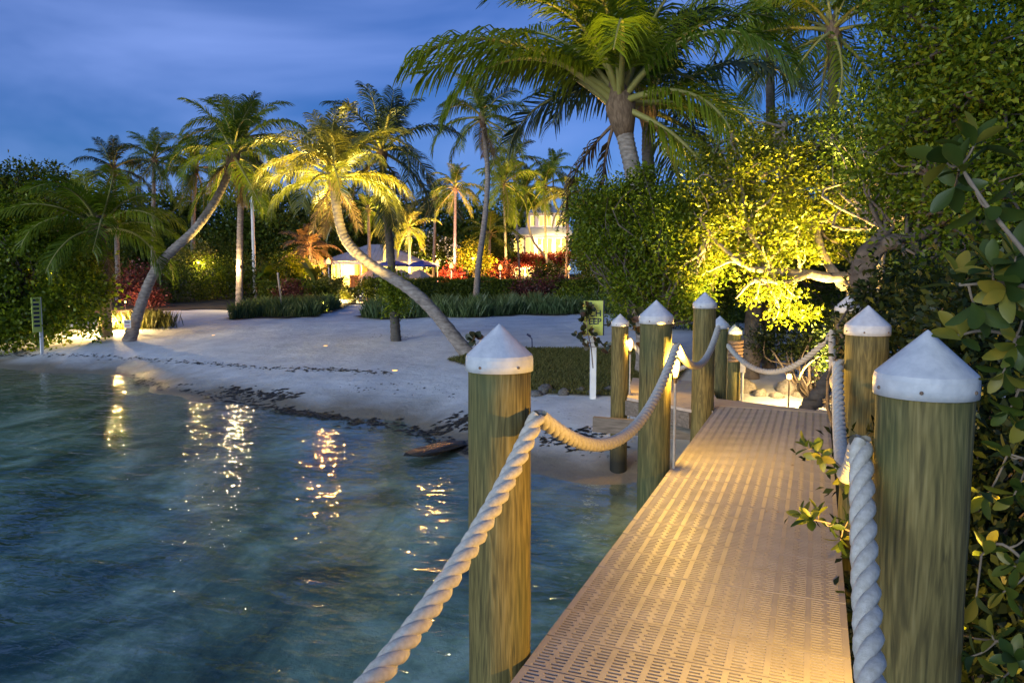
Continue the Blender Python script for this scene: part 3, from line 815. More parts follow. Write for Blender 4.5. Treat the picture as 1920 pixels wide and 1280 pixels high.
def bush(name, label, cat, blobs, n_clump, per, spread, size, mat, seed, group=None, aspect=0.5, core=True, flat=0.8, bark='bark', stems=True):
    B = pblobs(blobs)
    c = np.mean([b[:3] for b in B], axis=0)
    base = Vector((c[0], c[1], G(c[0], c[1])))
    t = thing(name, label, cat, base, group=group)
    cc = leafy(t, base, 'leaves', B, n_clump, per, spread, size, M[mat], seed, aspect=aspect, shell=0.55, flat=flat)
    if stems: branch_net(t, base, [base + Vector((0, 0, -.05))], cc, M[bark], seed + 1, 0.035, 0.3, 'stems')
    return t

# ------------------------------------------------------------------ palms
def frond_mesh(e0, droop, mats, nl=56, seed=0, hang=0.5, lw=0.016, ll=0.27, twist=0.0):
    """a unit-length pinnate frond: leaves the crown at elevation e0 (degrees) and bends down by droop degrees"""
    rng = np.random.default_rng(seed)
    ns = 22
    s = np.linspace(0, 1, ns)
    th = np.radians(e0 - droop * s ** 1.5)
    dx, dz = np.cos(th) / (ns - 1), np.sin(th) / (ns - 1)
    P = np.zeros((ns, 3)); P[1:, 0] = np.cumsum(dx[:-1]); P[1:, 2] = np.cumsum(dz[:-1])
    P[:, 1] = twist * s ** 2
    V1, F1 = tube_np(P, np.linspace(0.02, 0.0025, ns), 5)
    T = np.gradient(P, axis=0); T /= np.linalg.norm(T, axis=1, keepdims=True)
    VV, FF = [], []
    o_ = len(V1)
    for sd_ in (-1, 1):
        for q in range(nl):
            u = 0.17 + 0.82 * (q + rng.uniform(-.25, .25)) / nl
            f = u * (ns - 1); a = min(int(f), ns - 2); fr = f - a
            p = P[a] * (1 - fr) + P[a+1] * fr; tg = T[a]
            sidev = np.array([0, sd_, 0.0]); nv = np.cross(tg, np.array([0, 1.0, 0])); nv = -nv if nv[2] < 0 else nv
            L_ = ll * (0.35 + 0.65 * math.sin(math.pi * min(1, (u * 0.86 + 0.08))) ** 0.7) * rng.uniform(.85, 1.1)
            fwd = 0.45 + 0.55 * u
            d = tg * fwd + sidev * 0.8 + nv * rng.uniform(.05, .35) + rng.normal(size=3) * 0.06
            d /= np.linalg.norm(d)
            g1 = np.array([0, 0, -1.0]) * hang
            m_ = p + d * L_ * 0.5 + g1 * L_ * 0.10
            d2 = d + g1 * 1.1; d2 /= np.linalg.norm(d2)
            m2 = m_ + d2 * L_ * 0.3
            d3 = d + g1 * 2.2; d3 /= np.linalg.norm(d3)
            e = m2 + d3 * L_ * 0.25
            wv = np.cross(d, sidev + nv * .5 * sd_); wv = tg * 0.8 + nv * 0.35 * rng.uniform(-1, 1); wv /= np.linalg.norm(wv)
            w0 = lw * rng.uniform(.8, 1.2)
            VV += [p - wv * w0 * .35, p + wv * w0 * .35, m_ - wv * w0 * .5, m_ + wv * w0 * .5, m2 - wv * w0 * .36, m2 + wv * w0 * .36, e - wv * .001, e + wv * .001]
            FF += [(o_, o_+1, o_+3, o_+2), (o_+2, o_+3, o_+5, o_+4), (o_+4, o_+5, o_+7, o_+6)]
            o_ += 8
    me = fast_mesh('frond', np.vstack([V1, np.array(VV)]), np.vstack([F1, np.array(FF)]), None)
    me.materials.append(mats[0]); me.materials.append(mats[1])
    mi = np.ones(len(F1) + len(FF), dtype=np.int32); mi[:len(F1)] = 0
    me.polygons.foreach_set('material_index', mi)
    return me

ELEV = [(86, 40), (72, 62), (56, 82), (38, 95), (20, 95), (2, 85), (-22, 62), (-50, 36)]
FR_CACHE = {}
def fronds_for(kind, nl):
    if (kind, nl) not in FR_CACHE:
        mats = (M['fibre'] if kind == 'frond_dead' else M['rachis'], M[kind])
        lw = 0.0135 * 56 / nl
        FR_CACHE[(kind, nl)] = [[frond_mesh(e, d * k_, mats, nl, 31 * q + int(k_ * 10), hang=0.45 + 0.4 * (e < 40), lw=lw * 1.15, twist=tw)
                                 for k_, tw in ((0.85, 0.08), (1.15, -0.1))] for q, (e, d) in enumerate(ELEV)]
    return FR_CACHE[(kind, nl)]

def palm(label, pts, r0, r1, flen, nf, kind, seed, nl=58, trunk='trunk', dead=0, rings=True, group='coconut palms', lean=(0, 0), top_up=1.0, azs=None, low=1.0, keep_clear=None):
    """pts: trunk points as (px, py, d), base first; fronds of flen metres"""
    rr = random.Random(seed)
    W = [Vector(at(*p)) for p in pts]
    base = Vector((W[0].x, W[0].y, G(W[0].x, W[0].y)))
    W[0] = base - Vector((0, 0, 0.25))
    t = thing('palm_tree', label, 'palm tree', base, group=group)
    Lg = sum((W[q+1] - W[q]).length for q in range(len(W) - 1))
    step = 0.045 if rings else 0.3
    n = max(12, min(260, int(Lg / step)))
    P = smooth_path(W, n)
    u = np.linspace(0, 1, n)
    rad = r0 + (r1 - r0) * u ** 0.6 + r0 * 0.35 * np.exp(-u * Lg / 0.35)
    if rings:
        ph = (u * Lg / 0.17) % 1.0
        rad = rad * (1 + 0.06 * (ph < 0.3) - 0.03 * ph) * (1 + 0.02 * np.sin(u * Lg * 3.1 + seed))
    V, F_ = tube_np(P - np.array(tuple(base)), rad, 12 if rings else 8)
    obj('trunk', fast_mesh('trunk', V, F_, M[trunk], True), t)
    top = Vector(P[-1]) - base
    s_ = r1 / 0.13
    ax = Vector(P[-1] - P[-4 if n > 4 else -2]).normalized()
    bm_ = MB()
    prof = [(r1 * 1.0, -0.55 * s_), (r1 * 1.5, -0.3 * s_), (r1 * 1.9, -0.05 * s_), (r1 * 1.5, 0.2 * s_), (r1 * 0.7, 0.5 * s_)]
    o = bm_.lathe([(a * rr.uniform(.92, 1.08), b) for a, b in prof], 11).build('leaf_base', M['fibre'], t, True, top)
    o.rotation_euler = Vector((0, 0, 1)).rotation_difference(ax).to_euler()
    FRD = fronds_for(kind, nl)
    for q in range(nf):
        f = (q + rr.uniform(0, .6)) / nf
        k_ = min(7, int(8 * (f ** (0.9 / top_up)) * low))
        az = q * 2.39996 + rr.uniform(-.3, .3) if azs is None else azs[q % len(azs)] + rr.uniform(-.15, .15)
        clear = 1.0
        if keep_clear is not None and k_ > 3 and math.cos(az - keep_clear) > -0.15: k_, clear = (3, 1.15) if math.cos(az - keep_clear - .5) > .8 else (2, .9)
        me = FRD[k_][rr.randint(0, 1)]
        fr = obj('frond', me, t, top + Vector((math.cos(az), math.sin(az), 0)) * r1 * 0.5 + Vector((0, 0, (0.25 - 0.35 * f) * s_)))
        fr.rotation_euler = (rr.uniform(-.35, .35), rr.uniform(-.1, .1), az)
        sc_ = flen * (0.72 + 0.4 * min(1, f * 2.2)) * rr.uniform(.85, 1.1) * clear
        fr.scale = (sc_, sc_, sc_)
    DD = fronds_for('frond_dead', 36) if dead else None
    for q in range(dead):
        az = rr.uniform(0, 6.28)
        fr = obj('dead_frond', DD[7 if q % 3 else 6][q % 2], t, top + Vector((math.cos(az), math.sin(az), 0)) * r1 * .8 + Vector((0, 0, -.3 * s_)))
        fr.rotation_euler = (rr.uniform(-.4, .4), rr.uniform(.1, .45), az)
        fr.scale = (flen * .6,) * 3
    return t

# leaning and standing palms on the sand
palm('leaning coconut palm rising from the left end of the sand, bare curved trunk', [(236, 620, 24.5), (290, 510, 24.5), (370, 425, 24.7), (415, 355, 24.9), (438, 292, 25)],
     0.19, 0.115, 2.35, 22, 'frond', 1, dead=5)
palm('tall straight palm with a lamp on its trunk, crown merged with the leaning palm', [(447, 556, 36), (450, 430, 36), (453, 350, 36), (458, 262, 36)],
     0.17, 0.12, 3.3, 22, 'frond', 2, dead=8)
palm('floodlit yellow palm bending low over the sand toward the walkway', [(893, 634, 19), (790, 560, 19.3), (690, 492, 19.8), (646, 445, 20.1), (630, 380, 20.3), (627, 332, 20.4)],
     0.18, 0.115, 2.3, 24, 'frond_lit', 3, dead=3, low=0.75)
palm('dark slender palm with leaves round its foot, behind the bending palm', [(743, 630, 22.0), (738, 560, 22.2), (732, 470, 22.6), (722, 380, 22.8), (716, 285, 23)],
     0.15, 0.1, 2.5, 21, 'frond_dark', 4, trunk='trunk_dark', dead=2)
palm('tall grey palm with a kinked trunk standing right of the blue umbrellas', [(891, 556, 38), (897, 500, 38), (910, 400, 38.5), (914, 320, 39), (905, 222, 39)],
     0.17, 0.12, 3.0, 20, 'frond', 5, dead=2)
# big palm by the dock and its twin
palm('large lush palm with huge green fronds right of centre', [(1216, 600, 15.6), (1206, 470, 15.6), (1190, 340, 15.7), (1172, 255, 15.8), (1163, 195, 15.8)],
     0.21, 0.17, 3.6, 28, 'frond_lush', 6, nl=80, low=0.93, dead=2, keep_clear=YAW + math.pi * .9)
palm('second dark palm directly behind the large lush palm', [(1230, 600, 18.5), (1225, 450, 18.5), (1215, 300, 18.6), (1215, 205, 18.8)],
     0.18, 0.14, 3.6, 20, 'frond_dark', 7, nl=58, trunk='trunk_dark', low=0.98, keep_clear=YAW + math.pi * .9)
palm('tall palm at the top edge with bare trunk above the lit tree', [(1450, 590, 23), (1446, 350, 23), (1444, 120, 23), (1443, -20, 23)],
     0.16, 0.12, 3.2, 20, 'frond', 8, trunk='trunk_dark')
palm('palm crown at the top edge right of the tall bare trunk', [(1570, 590, 21), (1565, 350, 21), (1560, 60, 21)], 0.16, 0.12, 3.0, 20, 'frond', 9, trunk='trunk_dark')
# left side
palm('bushy low palm with arching fronds rising over the left thicket', [(200, 600, 25.6), (197, 520, 25.4), (188, 432, 25)], 0.16, 0.13, 2.7, 26, 'frond_lush', 10, dead=3, low=0.74, top_up=1.25)
palm('small palm showing just above the bushy low palm', [(222, 560, 45), (218, 430, 45), (212, 318, 45)], 0.16, 0.12, 2.6, 18, 'frond_dark', 11, rings=False)
palm('thin tall palm standing left of the leaning trunk', [(286, 545, 50), (287, 430, 50), (289, 300, 50)], 0.17, 0.12, 2.7, 20, 'frond', 12, rings=False)
palm('thin palm between the leaning trunk and its crown', [(361, 545, 50), (362, 430, 50), (367, 316, 50)], 0.17, 0.12, 2.8, 20, 'frond', 13, rings=False)
# around the huts and the house
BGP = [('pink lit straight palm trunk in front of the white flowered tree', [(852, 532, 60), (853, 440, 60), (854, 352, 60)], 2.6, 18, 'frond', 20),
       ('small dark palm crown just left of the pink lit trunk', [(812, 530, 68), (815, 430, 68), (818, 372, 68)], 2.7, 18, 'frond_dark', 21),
       ('small floodlit palm rising beside the second hut roof', [(766, 530, 58), (768, 470, 58), (766, 428, 58)], 2.2, 18, 'frond_lit', 22),
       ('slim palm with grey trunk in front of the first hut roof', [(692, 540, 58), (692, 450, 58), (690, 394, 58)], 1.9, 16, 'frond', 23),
       ('pale lit slim palm beside the dark trunk near the hut', [(719, 540, 60), (722, 450, 60), (726, 416, 60)], 1.8, 16, 'frond_lit', 24),
       ('curved dark palm crossing the left window of the house', [(1068, 530, 80), (1022, 480, 80), (995, 440, 80), (984, 360, 80)], 3.6, 18, 'frond', 25),
       ('leaning pale palm trunk across the middle of the house', [(1030, 535, 78), (1024, 470, 78), (1021, 350, 78)], 3.6, 18, 'frond', 26),
       ('palm standing at the right corner of the house', [(1060, 530, 76), (1064, 430, 76), (1066, 370, 76)], 3.2, 18, 'frond_lit', 27),
       ('dark palm left of the house with drooping crown', [(950, 530, 74), (947, 430, 74), (944, 345, 74)], 3.5, 20, 'frond', 28),
       ('low palm in front of the hedge left of the house', [(917, 530, 66), (918, 480, 66), (918, 440, 66)], 2.6, 16, 'frond', 29),
       ('tall palm whose crown shows between kinked and large palms', [(975, 530, 88), (968, 400, 88), (962, 300, 88)], 3.6, 18, 'frond_dark', 30),
       ('palm crown above the roof of the house', [(1045, 530, 105), (1040, 400, 105), (1036, 318, 105)], 4.0, 18, 'frond', 31),
       ('brownish palm left of the first hut', [(585, 545, 52), (583, 505, 52), (580, 468, 52)], 2.2, 18, 'frond_dead', 32),
       ('dark palm at the far right of the house by the bushes', [(1120, 530, 60), (1112, 450, 60), (1105, 400, 60)], 2.8, 18, 'frond_dark', 33)]
for lb, pts, fl, nf, kd, sd_ in BGP:
    palm(lb, pts, 0.15, 0.11, fl, nf, kd, sd_, nl=36, rings=False, group='garden palms around the houses', trunk='trunk')

# ------------------------------------------------------------------ broadleaf trees and thickets
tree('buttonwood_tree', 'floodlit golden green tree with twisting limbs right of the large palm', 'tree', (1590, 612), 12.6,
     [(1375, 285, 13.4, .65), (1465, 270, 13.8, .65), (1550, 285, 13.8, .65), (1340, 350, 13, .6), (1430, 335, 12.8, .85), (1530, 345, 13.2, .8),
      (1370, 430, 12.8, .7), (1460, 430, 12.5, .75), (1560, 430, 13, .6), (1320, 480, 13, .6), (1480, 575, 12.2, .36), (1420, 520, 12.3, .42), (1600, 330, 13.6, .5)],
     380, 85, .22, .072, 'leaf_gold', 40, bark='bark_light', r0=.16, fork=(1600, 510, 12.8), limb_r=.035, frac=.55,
     limbs=[dict(pts=[(1600, 515, 12.8), (1560, 520, 12.6), (1500, 512, 12.4), (1440, 508, 12.3), (1385, 492, 12.4), (1335, 440, 12.7)], r=(.10, .03)),
            dict(pts=[(1585, 540, 12.7), (1545, 480, 12.7), (1535, 420, 12.8), (1575, 340, 13), (1560, 260, 13.2)], r=(.09, .02)),
            dict(pts=[(1520, 512, 12.4), (1470, 530, 12.2), (1415, 525, 12.1), (1380, 560, 12.0)], r=(.05, .015)),
            dict(pts=[(1450, 508, 12.3), (1400, 420, 12.5), (1390, 330, 12.8), (1370, 260, 13.2)], r=(.05, .015)),
            dict(pts=[(1535, 430, 12.8), (1480, 350, 12.9), (1470, 240, 13.4)], r=(.05, .015))])
tree('dark_tree', 'tall dark leafy tree filling the upper right corner', 'tree', (1700, 640), 8.6,
     [(1725, 60, 9.0, .7), (1790, 40, 8.4, .85), (1880, 60, 7.8, .95), (1735, 200, 9, .62), (1790, 190, 8.4, .8), (1900, 220, 7.6, .9), (1660, 320, 9, .5),
      (1730, 330, 8.8, .6), (1830, 360, 8, .7), (1930, 400, 7.2, .8), (1690, 430, 8.8, .45), (1780, 470, 8.2, .5), (1960, 100, 7.6, 1), (1650, 230, 9.6, .32), (1880, 520, 7.2, .6)],
     520, 75, .25, .07, 'leaf', 41, bark='bark', r0=.17, fork=(1660, 440, 8.8), limb_r=.03, frac=.5, trunk_pts=[(1620, 560, 8.8), (1625, 490, 8.8)],
     limbs=[dict(pts=[(1625, 500, 8.8), (1650, 462, 8.7), (1700, 450, 8.5), (1760, 420, 8.3), (1800, 330, 8.2)], r=(.11, .03)),
            dict(pts=[(1730, 400, 8.4), (1745, 330, 8.3), (1790, 220, 8.2), (1800, 100, 8.2), (1830, -20, 8.2)], r=(.05, .02)),
            dict(pts=[(1700, 240, 8.8), (1760, 215, 8.5), (1830, 195, 8.0), (1900, 120, 7.8)], r=(.035, .015))])
tree('leafy_tree', 'mid green leafy tree below the large palm', 'tree', (1260, 600), 13.8,
     [(1130, 385, 14.4, .6), (1215, 375, 14.2, .65), (1290, 400, 13.8, .6), (1165, 460, 14.2, .65), (1250, 465, 13.8, .7), (1310, 500, 13.6, .5), (1110, 445, 14.6, .4),
      (1200, 530, 13.8, .5), (1290, 555, 13.4, .38), (1345, 420, 13.6, .5), (1240, 560, 13.6, .35)],
     380, 90, .24, .075, 'leaf', 42, r0=.13, limb_r=.03, frac=.4)
tree('thick_tree', 'brown trunk standing in the shade left of the golden tree', 'tree', (1408, 636), 14.6,
     [(1400, 480, 15.5, .8), (1330, 540, 15.5, .6), (1470, 470, 15.6, .8), (1420, 400, 16, .9)], 150, 80, .3, .085, 'leaf_dark', 43, r0=.19, fork=(1412, 490, 14.9), limb_r=.04)
tree('slim_dark_tree', 'second brown trunk beside the shaded one', 'tree', (1443, 632), 15.2,
     [(1500, 480, 16.4, .8), (1560, 520, 16, .7), (1450, 420, 17, .9)], 130, 80, .3, .085, 'leaf_dark', 44, r0=.16, fork=(1450, 480, 15.6), limb_r=.04)
tree('straight_tree', 'straight reddish trunk lit behind the far right piling', 'tree', (1655, 612), 10.6,
     [(1690, 300, 11.5, .8), (1760, 350, 11.5, .9), (1640, 250, 12, .8), (1800, 250, 11.5, 1)], 140, 70, .3, .08, 'leaf_dark', 45, bark='bark_light', r0=.085, fork=(1655, 430, 10.8), limb_r=.03)
# dark thicket behind the right hand pilings
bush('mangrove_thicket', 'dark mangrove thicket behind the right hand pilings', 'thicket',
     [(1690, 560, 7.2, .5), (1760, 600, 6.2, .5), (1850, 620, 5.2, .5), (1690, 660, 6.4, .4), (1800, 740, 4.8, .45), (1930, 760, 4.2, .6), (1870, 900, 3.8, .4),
      (1960, 1000, 3.4, .5), (1830, 1050, 3.8, .4), (1900, 1200, 3.2, .4), (1640, 640, 8, .35), (1960, 560, 5, .6), (1750, 900, 4.6, .4), (1760, 1150, 3.9, .35)], 330, 60, .22, .07, 'leaf_shaded', 46)
bush('shoreline_bush', 'low dark bush on the sand below the golden tree', 'bush', [(1450, 640, 14, .35), (1510, 640, 13.6, .4), (1560, 630, 13, .4), (1580, 690, 11.6, .35), (1480, 660, 13.6, .25), (1610, 660, 11, .4)], 130, 60, .2, .07, 'leaf_shaded', 47)
# left thicket
tree('sea_grape_thicket', 'dense green shoreline tree filling the left edge', 'tree', (80, 640), 24.5,
     [(15, 425, 25, 1.3), (85, 455, 25, 1.1), (-70, 440, 25, 1.8), (150, 490, 24.6, .85), (60, 520, 24.2, 1.3), (-30, 560, 24, 1.3), (130, 565, 24, .8), (170, 600, 23.9, .45),
      (60, 600, 23.7, .8), (0, 615, 23.5, .7), (100, 620, 23.5, .4), (-120, 600, 24, 1.6), (170, 540, 24.4, .5)],
     620, 70, .4, .13, 'leaf', 48, r0=.16, limb_r=.04, frac=.3, aspect=.7)
tree('dark_left_tree', 'dark tree top showing above the left thicket', 'tree', (60, 560), 38, [(40, 345, 38, 1.2), (80, 340, 38, 1.3), (120, 375, 38, 1.3), (0, 385, 38, 1.5), (-50, 370, 38, 2)], 150, 60, .55, .2, 'leaf_bg', 49, r0=.18, limb_r=.05, frac=.3)

# wood behind the garden, each tree on its own
BGT = [(-80, 400, 66, 4.0), (30, 400, 68, 3.6), (130, 420, 64, 3.4), (225, 430, 62, 3.2), (320, 425, 66, 3.2), (405, 420, 68, 3.4), (490, 420, 66, 3.4), (560, 415, 70, 3.4), (650, 410, 82, 3.8),
       (730, 420, 98, 4.2), (830, 425, 96, 4.2), (900, 430, 90, 3.6), (975, 420, 118, 5), (1135, 420, 106, 4.2), (1180, 430, 70, 3.4), (1290, 440, 40, 2.2), (1380, 470, 34, 1.8), (1480, 480, 32, 1.8), (1580, 450, 30, 2.0), (1690, 460, 26, 2.0), (1800, 440, 22, 2.0), (1900, 450, 18, 2.0), (1720, 230, 25, 2.6), (1850, 190, 21, 2.6), (1960, 200, 18, 2.4)]
PLACE = ['far left edge', 'far left', 'behind the bushy low palm', 'behind the wine red shrub', 'behind the thin palms', 'behind the leaning crown', 'behind the white pole', 'left of the first hut', 'behind the first hut',
         'behind the second hut', 'right of the second hut', 'left of the house', 'behind the house', 'right of the house', 'behind the large palm', 'behind the leafy tree', 'behind the shaded trunk', 'behind the golden tree', 'behind the twisting limbs', 'behind the straight trunk', 'behind the dark tree', 'at the right edge', 'tall behind the straight trunk', 'tall in the upper right corner', 'tallest at the right edge']
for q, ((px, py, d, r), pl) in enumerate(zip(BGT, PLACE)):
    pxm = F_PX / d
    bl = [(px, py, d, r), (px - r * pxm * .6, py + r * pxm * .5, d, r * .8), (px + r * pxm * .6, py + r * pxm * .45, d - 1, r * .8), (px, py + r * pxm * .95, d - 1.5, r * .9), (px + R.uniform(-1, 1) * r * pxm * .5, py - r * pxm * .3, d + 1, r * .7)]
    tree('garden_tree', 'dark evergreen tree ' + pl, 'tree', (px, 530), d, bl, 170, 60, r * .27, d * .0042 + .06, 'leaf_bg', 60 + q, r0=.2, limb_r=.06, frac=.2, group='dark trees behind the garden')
# ------------------------------------------------------------------ hedges, shrubs, grass
def hedge(label, px0, px1, d, ztop, dep, seed, mat='leaf_hedge', n=7000, size=.12):
    a, b_ = at(px0, 530, d), at(px1, 530, d)
    mid = (a + b_) / 2; g = G(mid.x, mid.y)
    t = thing('hedge', label, 'hedge', (mid.x, mid.y, g), YAW, group='clipped hedges along the garden front')
    hw = (px1 - px0) / 2 * d / F_PX; h_ = ztop - g
    rng = np.random.default_rng(seed)
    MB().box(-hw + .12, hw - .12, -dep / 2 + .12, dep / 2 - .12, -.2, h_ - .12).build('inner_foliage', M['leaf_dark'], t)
    P = rng.uniform(-1, 1, (n, 3)); face = rng.random(n)
    P[:, 1] = np.where(face < .5, -1, P[:, 1]); P[:, 2] = np.where(face >= .5, 1, P[:, 2]); e_ = face > .92; P[e_, 0] = np.sign(P[e_, 0]); P[e_, 2] = rng.uniform(-1, 1, e_.sum())
    P = P * np.array([hw, dep / 2, h_ / 2]) + np.array([0, 0, h_ / 2])
    P += rng.normal(size=P.shape) * .05 + (np.sin(P[:, :1] * 2.3 + seed) * np.array([0, .05, .06]))
    V, F_ = leaf_quads(P, size, .5, .6, rng)
    o = obj('leaves', fast_mesh('leaves', V, F_, M[mat]), t); o['kind'] = 'stuff'
hedge('clipped hedge left of the hut path', 492, 612, 44, 1.15, 1.4, 1, n=6000)
hedge('long clipped hedge right of the hut path under the umbrellas', 688, 960, 44, 1.25, 1.5, 2, n=10000)
hedge('clipped hedge in front of the house', 962, 1130, 46, 1.2, 1.6, 3, n=7000)
hedge('clipped hedge half hidden behind the leafy tree', 1135, 1330, 40, 1.2, 1.6, 4, n=6000)

def shrub(label, px, py, d, r, mat, seed, n=34, per=55, size=None, name='shrub', cat='shrub', group='garden shrubs', sq=.8, aspect=.5):
    k_ = F_PX / d
    bush(name, label, cat, [(px, py, d, r), (px - r * k_ * .6, py + r * k_ * .3, d, r * .7), (px + r * k_ * .6, py + r * k_ * .3, d, r * .7), (px, py + r * k_ * .5, d - r * .3, r * .7)], n, per, r * .4, size or (d * .0028 + .03), mat, seed, group=group, aspect=aspect, flat=sq)
SH = [(250, 528, 40, 1.15, 'leaf_purple', 'wine red shrub right of the left thicket'), (275, 552, 38, .7, 'leaf_purple', 'low dark red shrub below the wine red one'),
      (330, 525, 44, 1.5, 'leaf_bg', 'dark shrub behind the leaning trunk'), (400, 520, 46, 1.5, 'leaf', 'green shrub between leaning trunk and lamp palm'), (470, 515, 46, 1.5, 'leaf_bg', 'dark shrub right of the lamp palm'),
      (540, 505, 50, 1.5, 'leaf', 'tall shrub left of the hut torch'), (545, 555, 37, .75, 'leaf_purple', 'wine coloured low shrub beside the hut path'), (583, 570, 34, .42, 'leaf_lime', 'low lime shrub lit beside the path'),
      (600, 545, 39, .6, 'leaf_hedge', 'rounded shrub at the foot of the torch'), (620, 535, 42, .5, 'leaf_lime', 'yellow lit shrub by the hut steps'), (700, 540, 40, .62, 'leaf_hedge', 'round shrub right of the steps'),
      (846, 520, 56, .9, 'leaf_red', 'red shrub glowing below the pink trunk'), (940, 512, 58, 1.2, 'leaf_purple', 'orange lit shrub around a torch left of the house'), (890, 480, 56, 1.1, 'leaf_gold', 'gold lit shrub on the kinked palm trunk side'),
      (1000, 545, 42, 1.2, 'leaf_purple', 'dark red shrub below the house terrace'), (1062, 540, 46, .8, 'leaf_purple', 'maroon shrub right of the terrace'), (1125, 500, 52, 1.6, 'leaf_bg', 'dark shrub right of the house'),
      (1140, 560, 32, 1.3, 'leaf', 'green shrub behind the yellow sign'), (1190, 560, 26, .9, 'leaf', 'green shrub left of the second piling'), (1070, 558, 34, .7, 'leaf', 'small green shrub at the sand edge left of the sign'),
      (365, 480, 48, 1.0, 'leaf_lime', 'yellow lit shrub behind the thin palm'), (655, 548, 40, .35, 'leaf_lime', 'little yellow plant on the steps'), (1025, 512, 66, 1.2, 'leaf_bg', 'dark round shrub before the house lower floor'),
      (1250, 560, 24, 1.0, 'leaf_bg', 'dark shrub under the leafy tree'), (1340, 560, 24, 1.1, 'leaf_bg', 'dark shrub beside the shaded trunk'), (1500, 560, 24, 1.3, 'leaf_bg', 'dark shrub behind the golden tree'), (1600, 560, 22, 1.3, 'leaf_bg', 'dark shrub behind the far right piling'),
      (180, 480, 46, 1.7, 'leaf_bg', 'dark shrub behind the left thicket'), (110, 520, 40, 1.6, 'leaf_bg', 'dark shrub deep behind the left sign')]
for q, (px, py, d, r, mt, lb) in enumerate(SH):
    shrub(lb, px, py, d, r, mt, 200 + q, n=int(34 + 14 * r), per=60)
# understory wall of the wood, shrub by shrub
pos = [215, 265, 310, 355, 405, 455, 505, 555, 605, 660, 725, 790, 855, 915, 1110, 1160]
tgt = ['left of the wine red shrub', 'over the wine red shrub', 'left of the leaning trunk', 'over the green shrub', 'behind the lamp palm', 'right of the lamp palm', 'below the white pole', 'left of the hut', 'behind the hut torch', 'behind the hut roof left',
       'behind the hut roof right', 'behind the flowering tree', 'behind the pink trunk', 'behind the kinked palm', 'far right of the house', 'behind the leafy tree']
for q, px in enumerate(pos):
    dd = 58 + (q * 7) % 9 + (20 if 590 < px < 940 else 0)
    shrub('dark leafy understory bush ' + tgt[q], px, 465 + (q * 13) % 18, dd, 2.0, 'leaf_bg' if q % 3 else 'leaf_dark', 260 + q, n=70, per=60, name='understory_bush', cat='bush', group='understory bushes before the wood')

# big strap-leaved plants lit by the hut
def strap_leaf(name, L_, W_, bend, mat, parent, loc, az, el):
    n = 7; V = []; FA = []
    for q in range(n):
        s = q / (n - 1); th = math.radians(el - bend * s)
        x = L_ * s * math.cos(math.radians(el - bend * s * .5)); z = L_ * s * math.sin(math.radians(el - bend * s * .5))
        wd = W_ * math.sin(math.pi * min(.97, s * .9 + .08)) ** .8
        V += [(x, -wd / 2, z + wd * .12), (x, 0, z), (x, wd / 2, z + wd * .12)]
    for q in range(n - 1):
        for c in (0, 1): FA.append((3*q+c, 3*q+c+1, 3*q+c+4, 3*q+c+3))
    o = MB().add(V, FA).build(name, mat, parent, True, loc, az)
    return o
def banana(label, px, py, d, h_, seed, mat, n=11):
    p = at(px, py, d); g = G(p.x, p.y); rr = random.Random(seed)
    t = thing('banana_plant', label, 'plant', (p.x, p.y, g), group='broad leaved garden plants')
    MB().tube([(0, 0, -.1), (0, 0, h_ * .45)], [.09, .06], 8).build('stem', M['rachis'], t, True)
    for q in range(n):
        strap_leaf('leaf', h_ * rr.uniform(.5, .75), h_ * .17, rr.uniform(50, 110), M[mat], t, (0, 0, h_ * rr.uniform(.2, .5)), q * 2.4 + rr.uniform(-.3, .3), rr.uniform(50, 85))
banana('broad leaved plant lit gold at the left of the hut', 590, 545, 46, 2.6, 5, 'leaf_lime')
banana('dark broad leaved plant behind the hut torch', 560, 545, 50, 3.0, 6, 'leaf')
banana('feathery dark plant in front of the hut door', 632, 545, 44, 1.7, 7, 'leaf_dark', 16)
banana('broad leaved plant right of the lamp palm', 500, 545, 46, 2.6, 8, 'leaf')
banana('broad leaved plant left of the lamp palm', 420, 545, 47, 2.8, 9, 'leaf')
banana('broad leaved plant left of the house windows', 930, 540, 70, 2.8, 10, 'leaf_gold')
banana('tall broad leaved plant beside the kinked palm', 915, 540, 64, 2.8, 11, 'leaf')

# beach grass along the back of the sand
def grass_band(name, label, n, u0, u1, d0, d1, h0, h1, mat, seed, cond=None, wid=.014):
    rng = np.random.default_rng(seed)
    u = rng.uniform(u0, u1, n); dd = d0 + (d1 - d0) * rng.random(n) ** 1.2
    e_ = garden_edge(u)
    d = e_ + dd
    x = u * RT.x + d * YF.x; y = u * RT.y + d * YF.y
    tuft = np.sin(u * 3.1 + d * 2) * np.sin(u * 1.3 - d * 1.7) + rng.normal(size=n) * .5
    keep = (tuft > -.7) & in_garden(x, y)
    if cond is not None: keep &= cond(u, d)
    x, y, u, d = x[keep], y[keep], u[keep], d[keep]; n = len(x)
    z = gz(x, y) + .03
    h_ = rng.uniform(h0, h1, n) * (.75 + .35 * np.clip(tuft[keep], -1, 1))
    az = rng.uniform(0, 6.28, n); ln = rng.uniform(.1, .55, n) * h_
    C = np.stack([x, y, z], -1); D = np.stack([np.cos(az), np.sin(az), 0 * az], -1)
    Sd = np.stack([-np.sin(az), np.cos(az), 0 * az], -1) * wid
    V = np.empty((n, 4, 3)); up_ = np.array([0, 0, 1.0])
    V[:, 0] = C - Sd; V[:, 1] = C + Sd
    V[:, 2] = C + Sd * .6 + up_ * (h_ * .6)[:, None] + D * (ln * .35)[:, None]
    V[:, 3] = C + up_ * h_[:, None] + D * ln[:, None]
    F_ = np.arange(n * 4).reshape(n, 4)
    o = obj(name, fast_mesh(name, V.reshape(-1, 3), F_, M[mat]))
    stuff(o, label, 'grass')
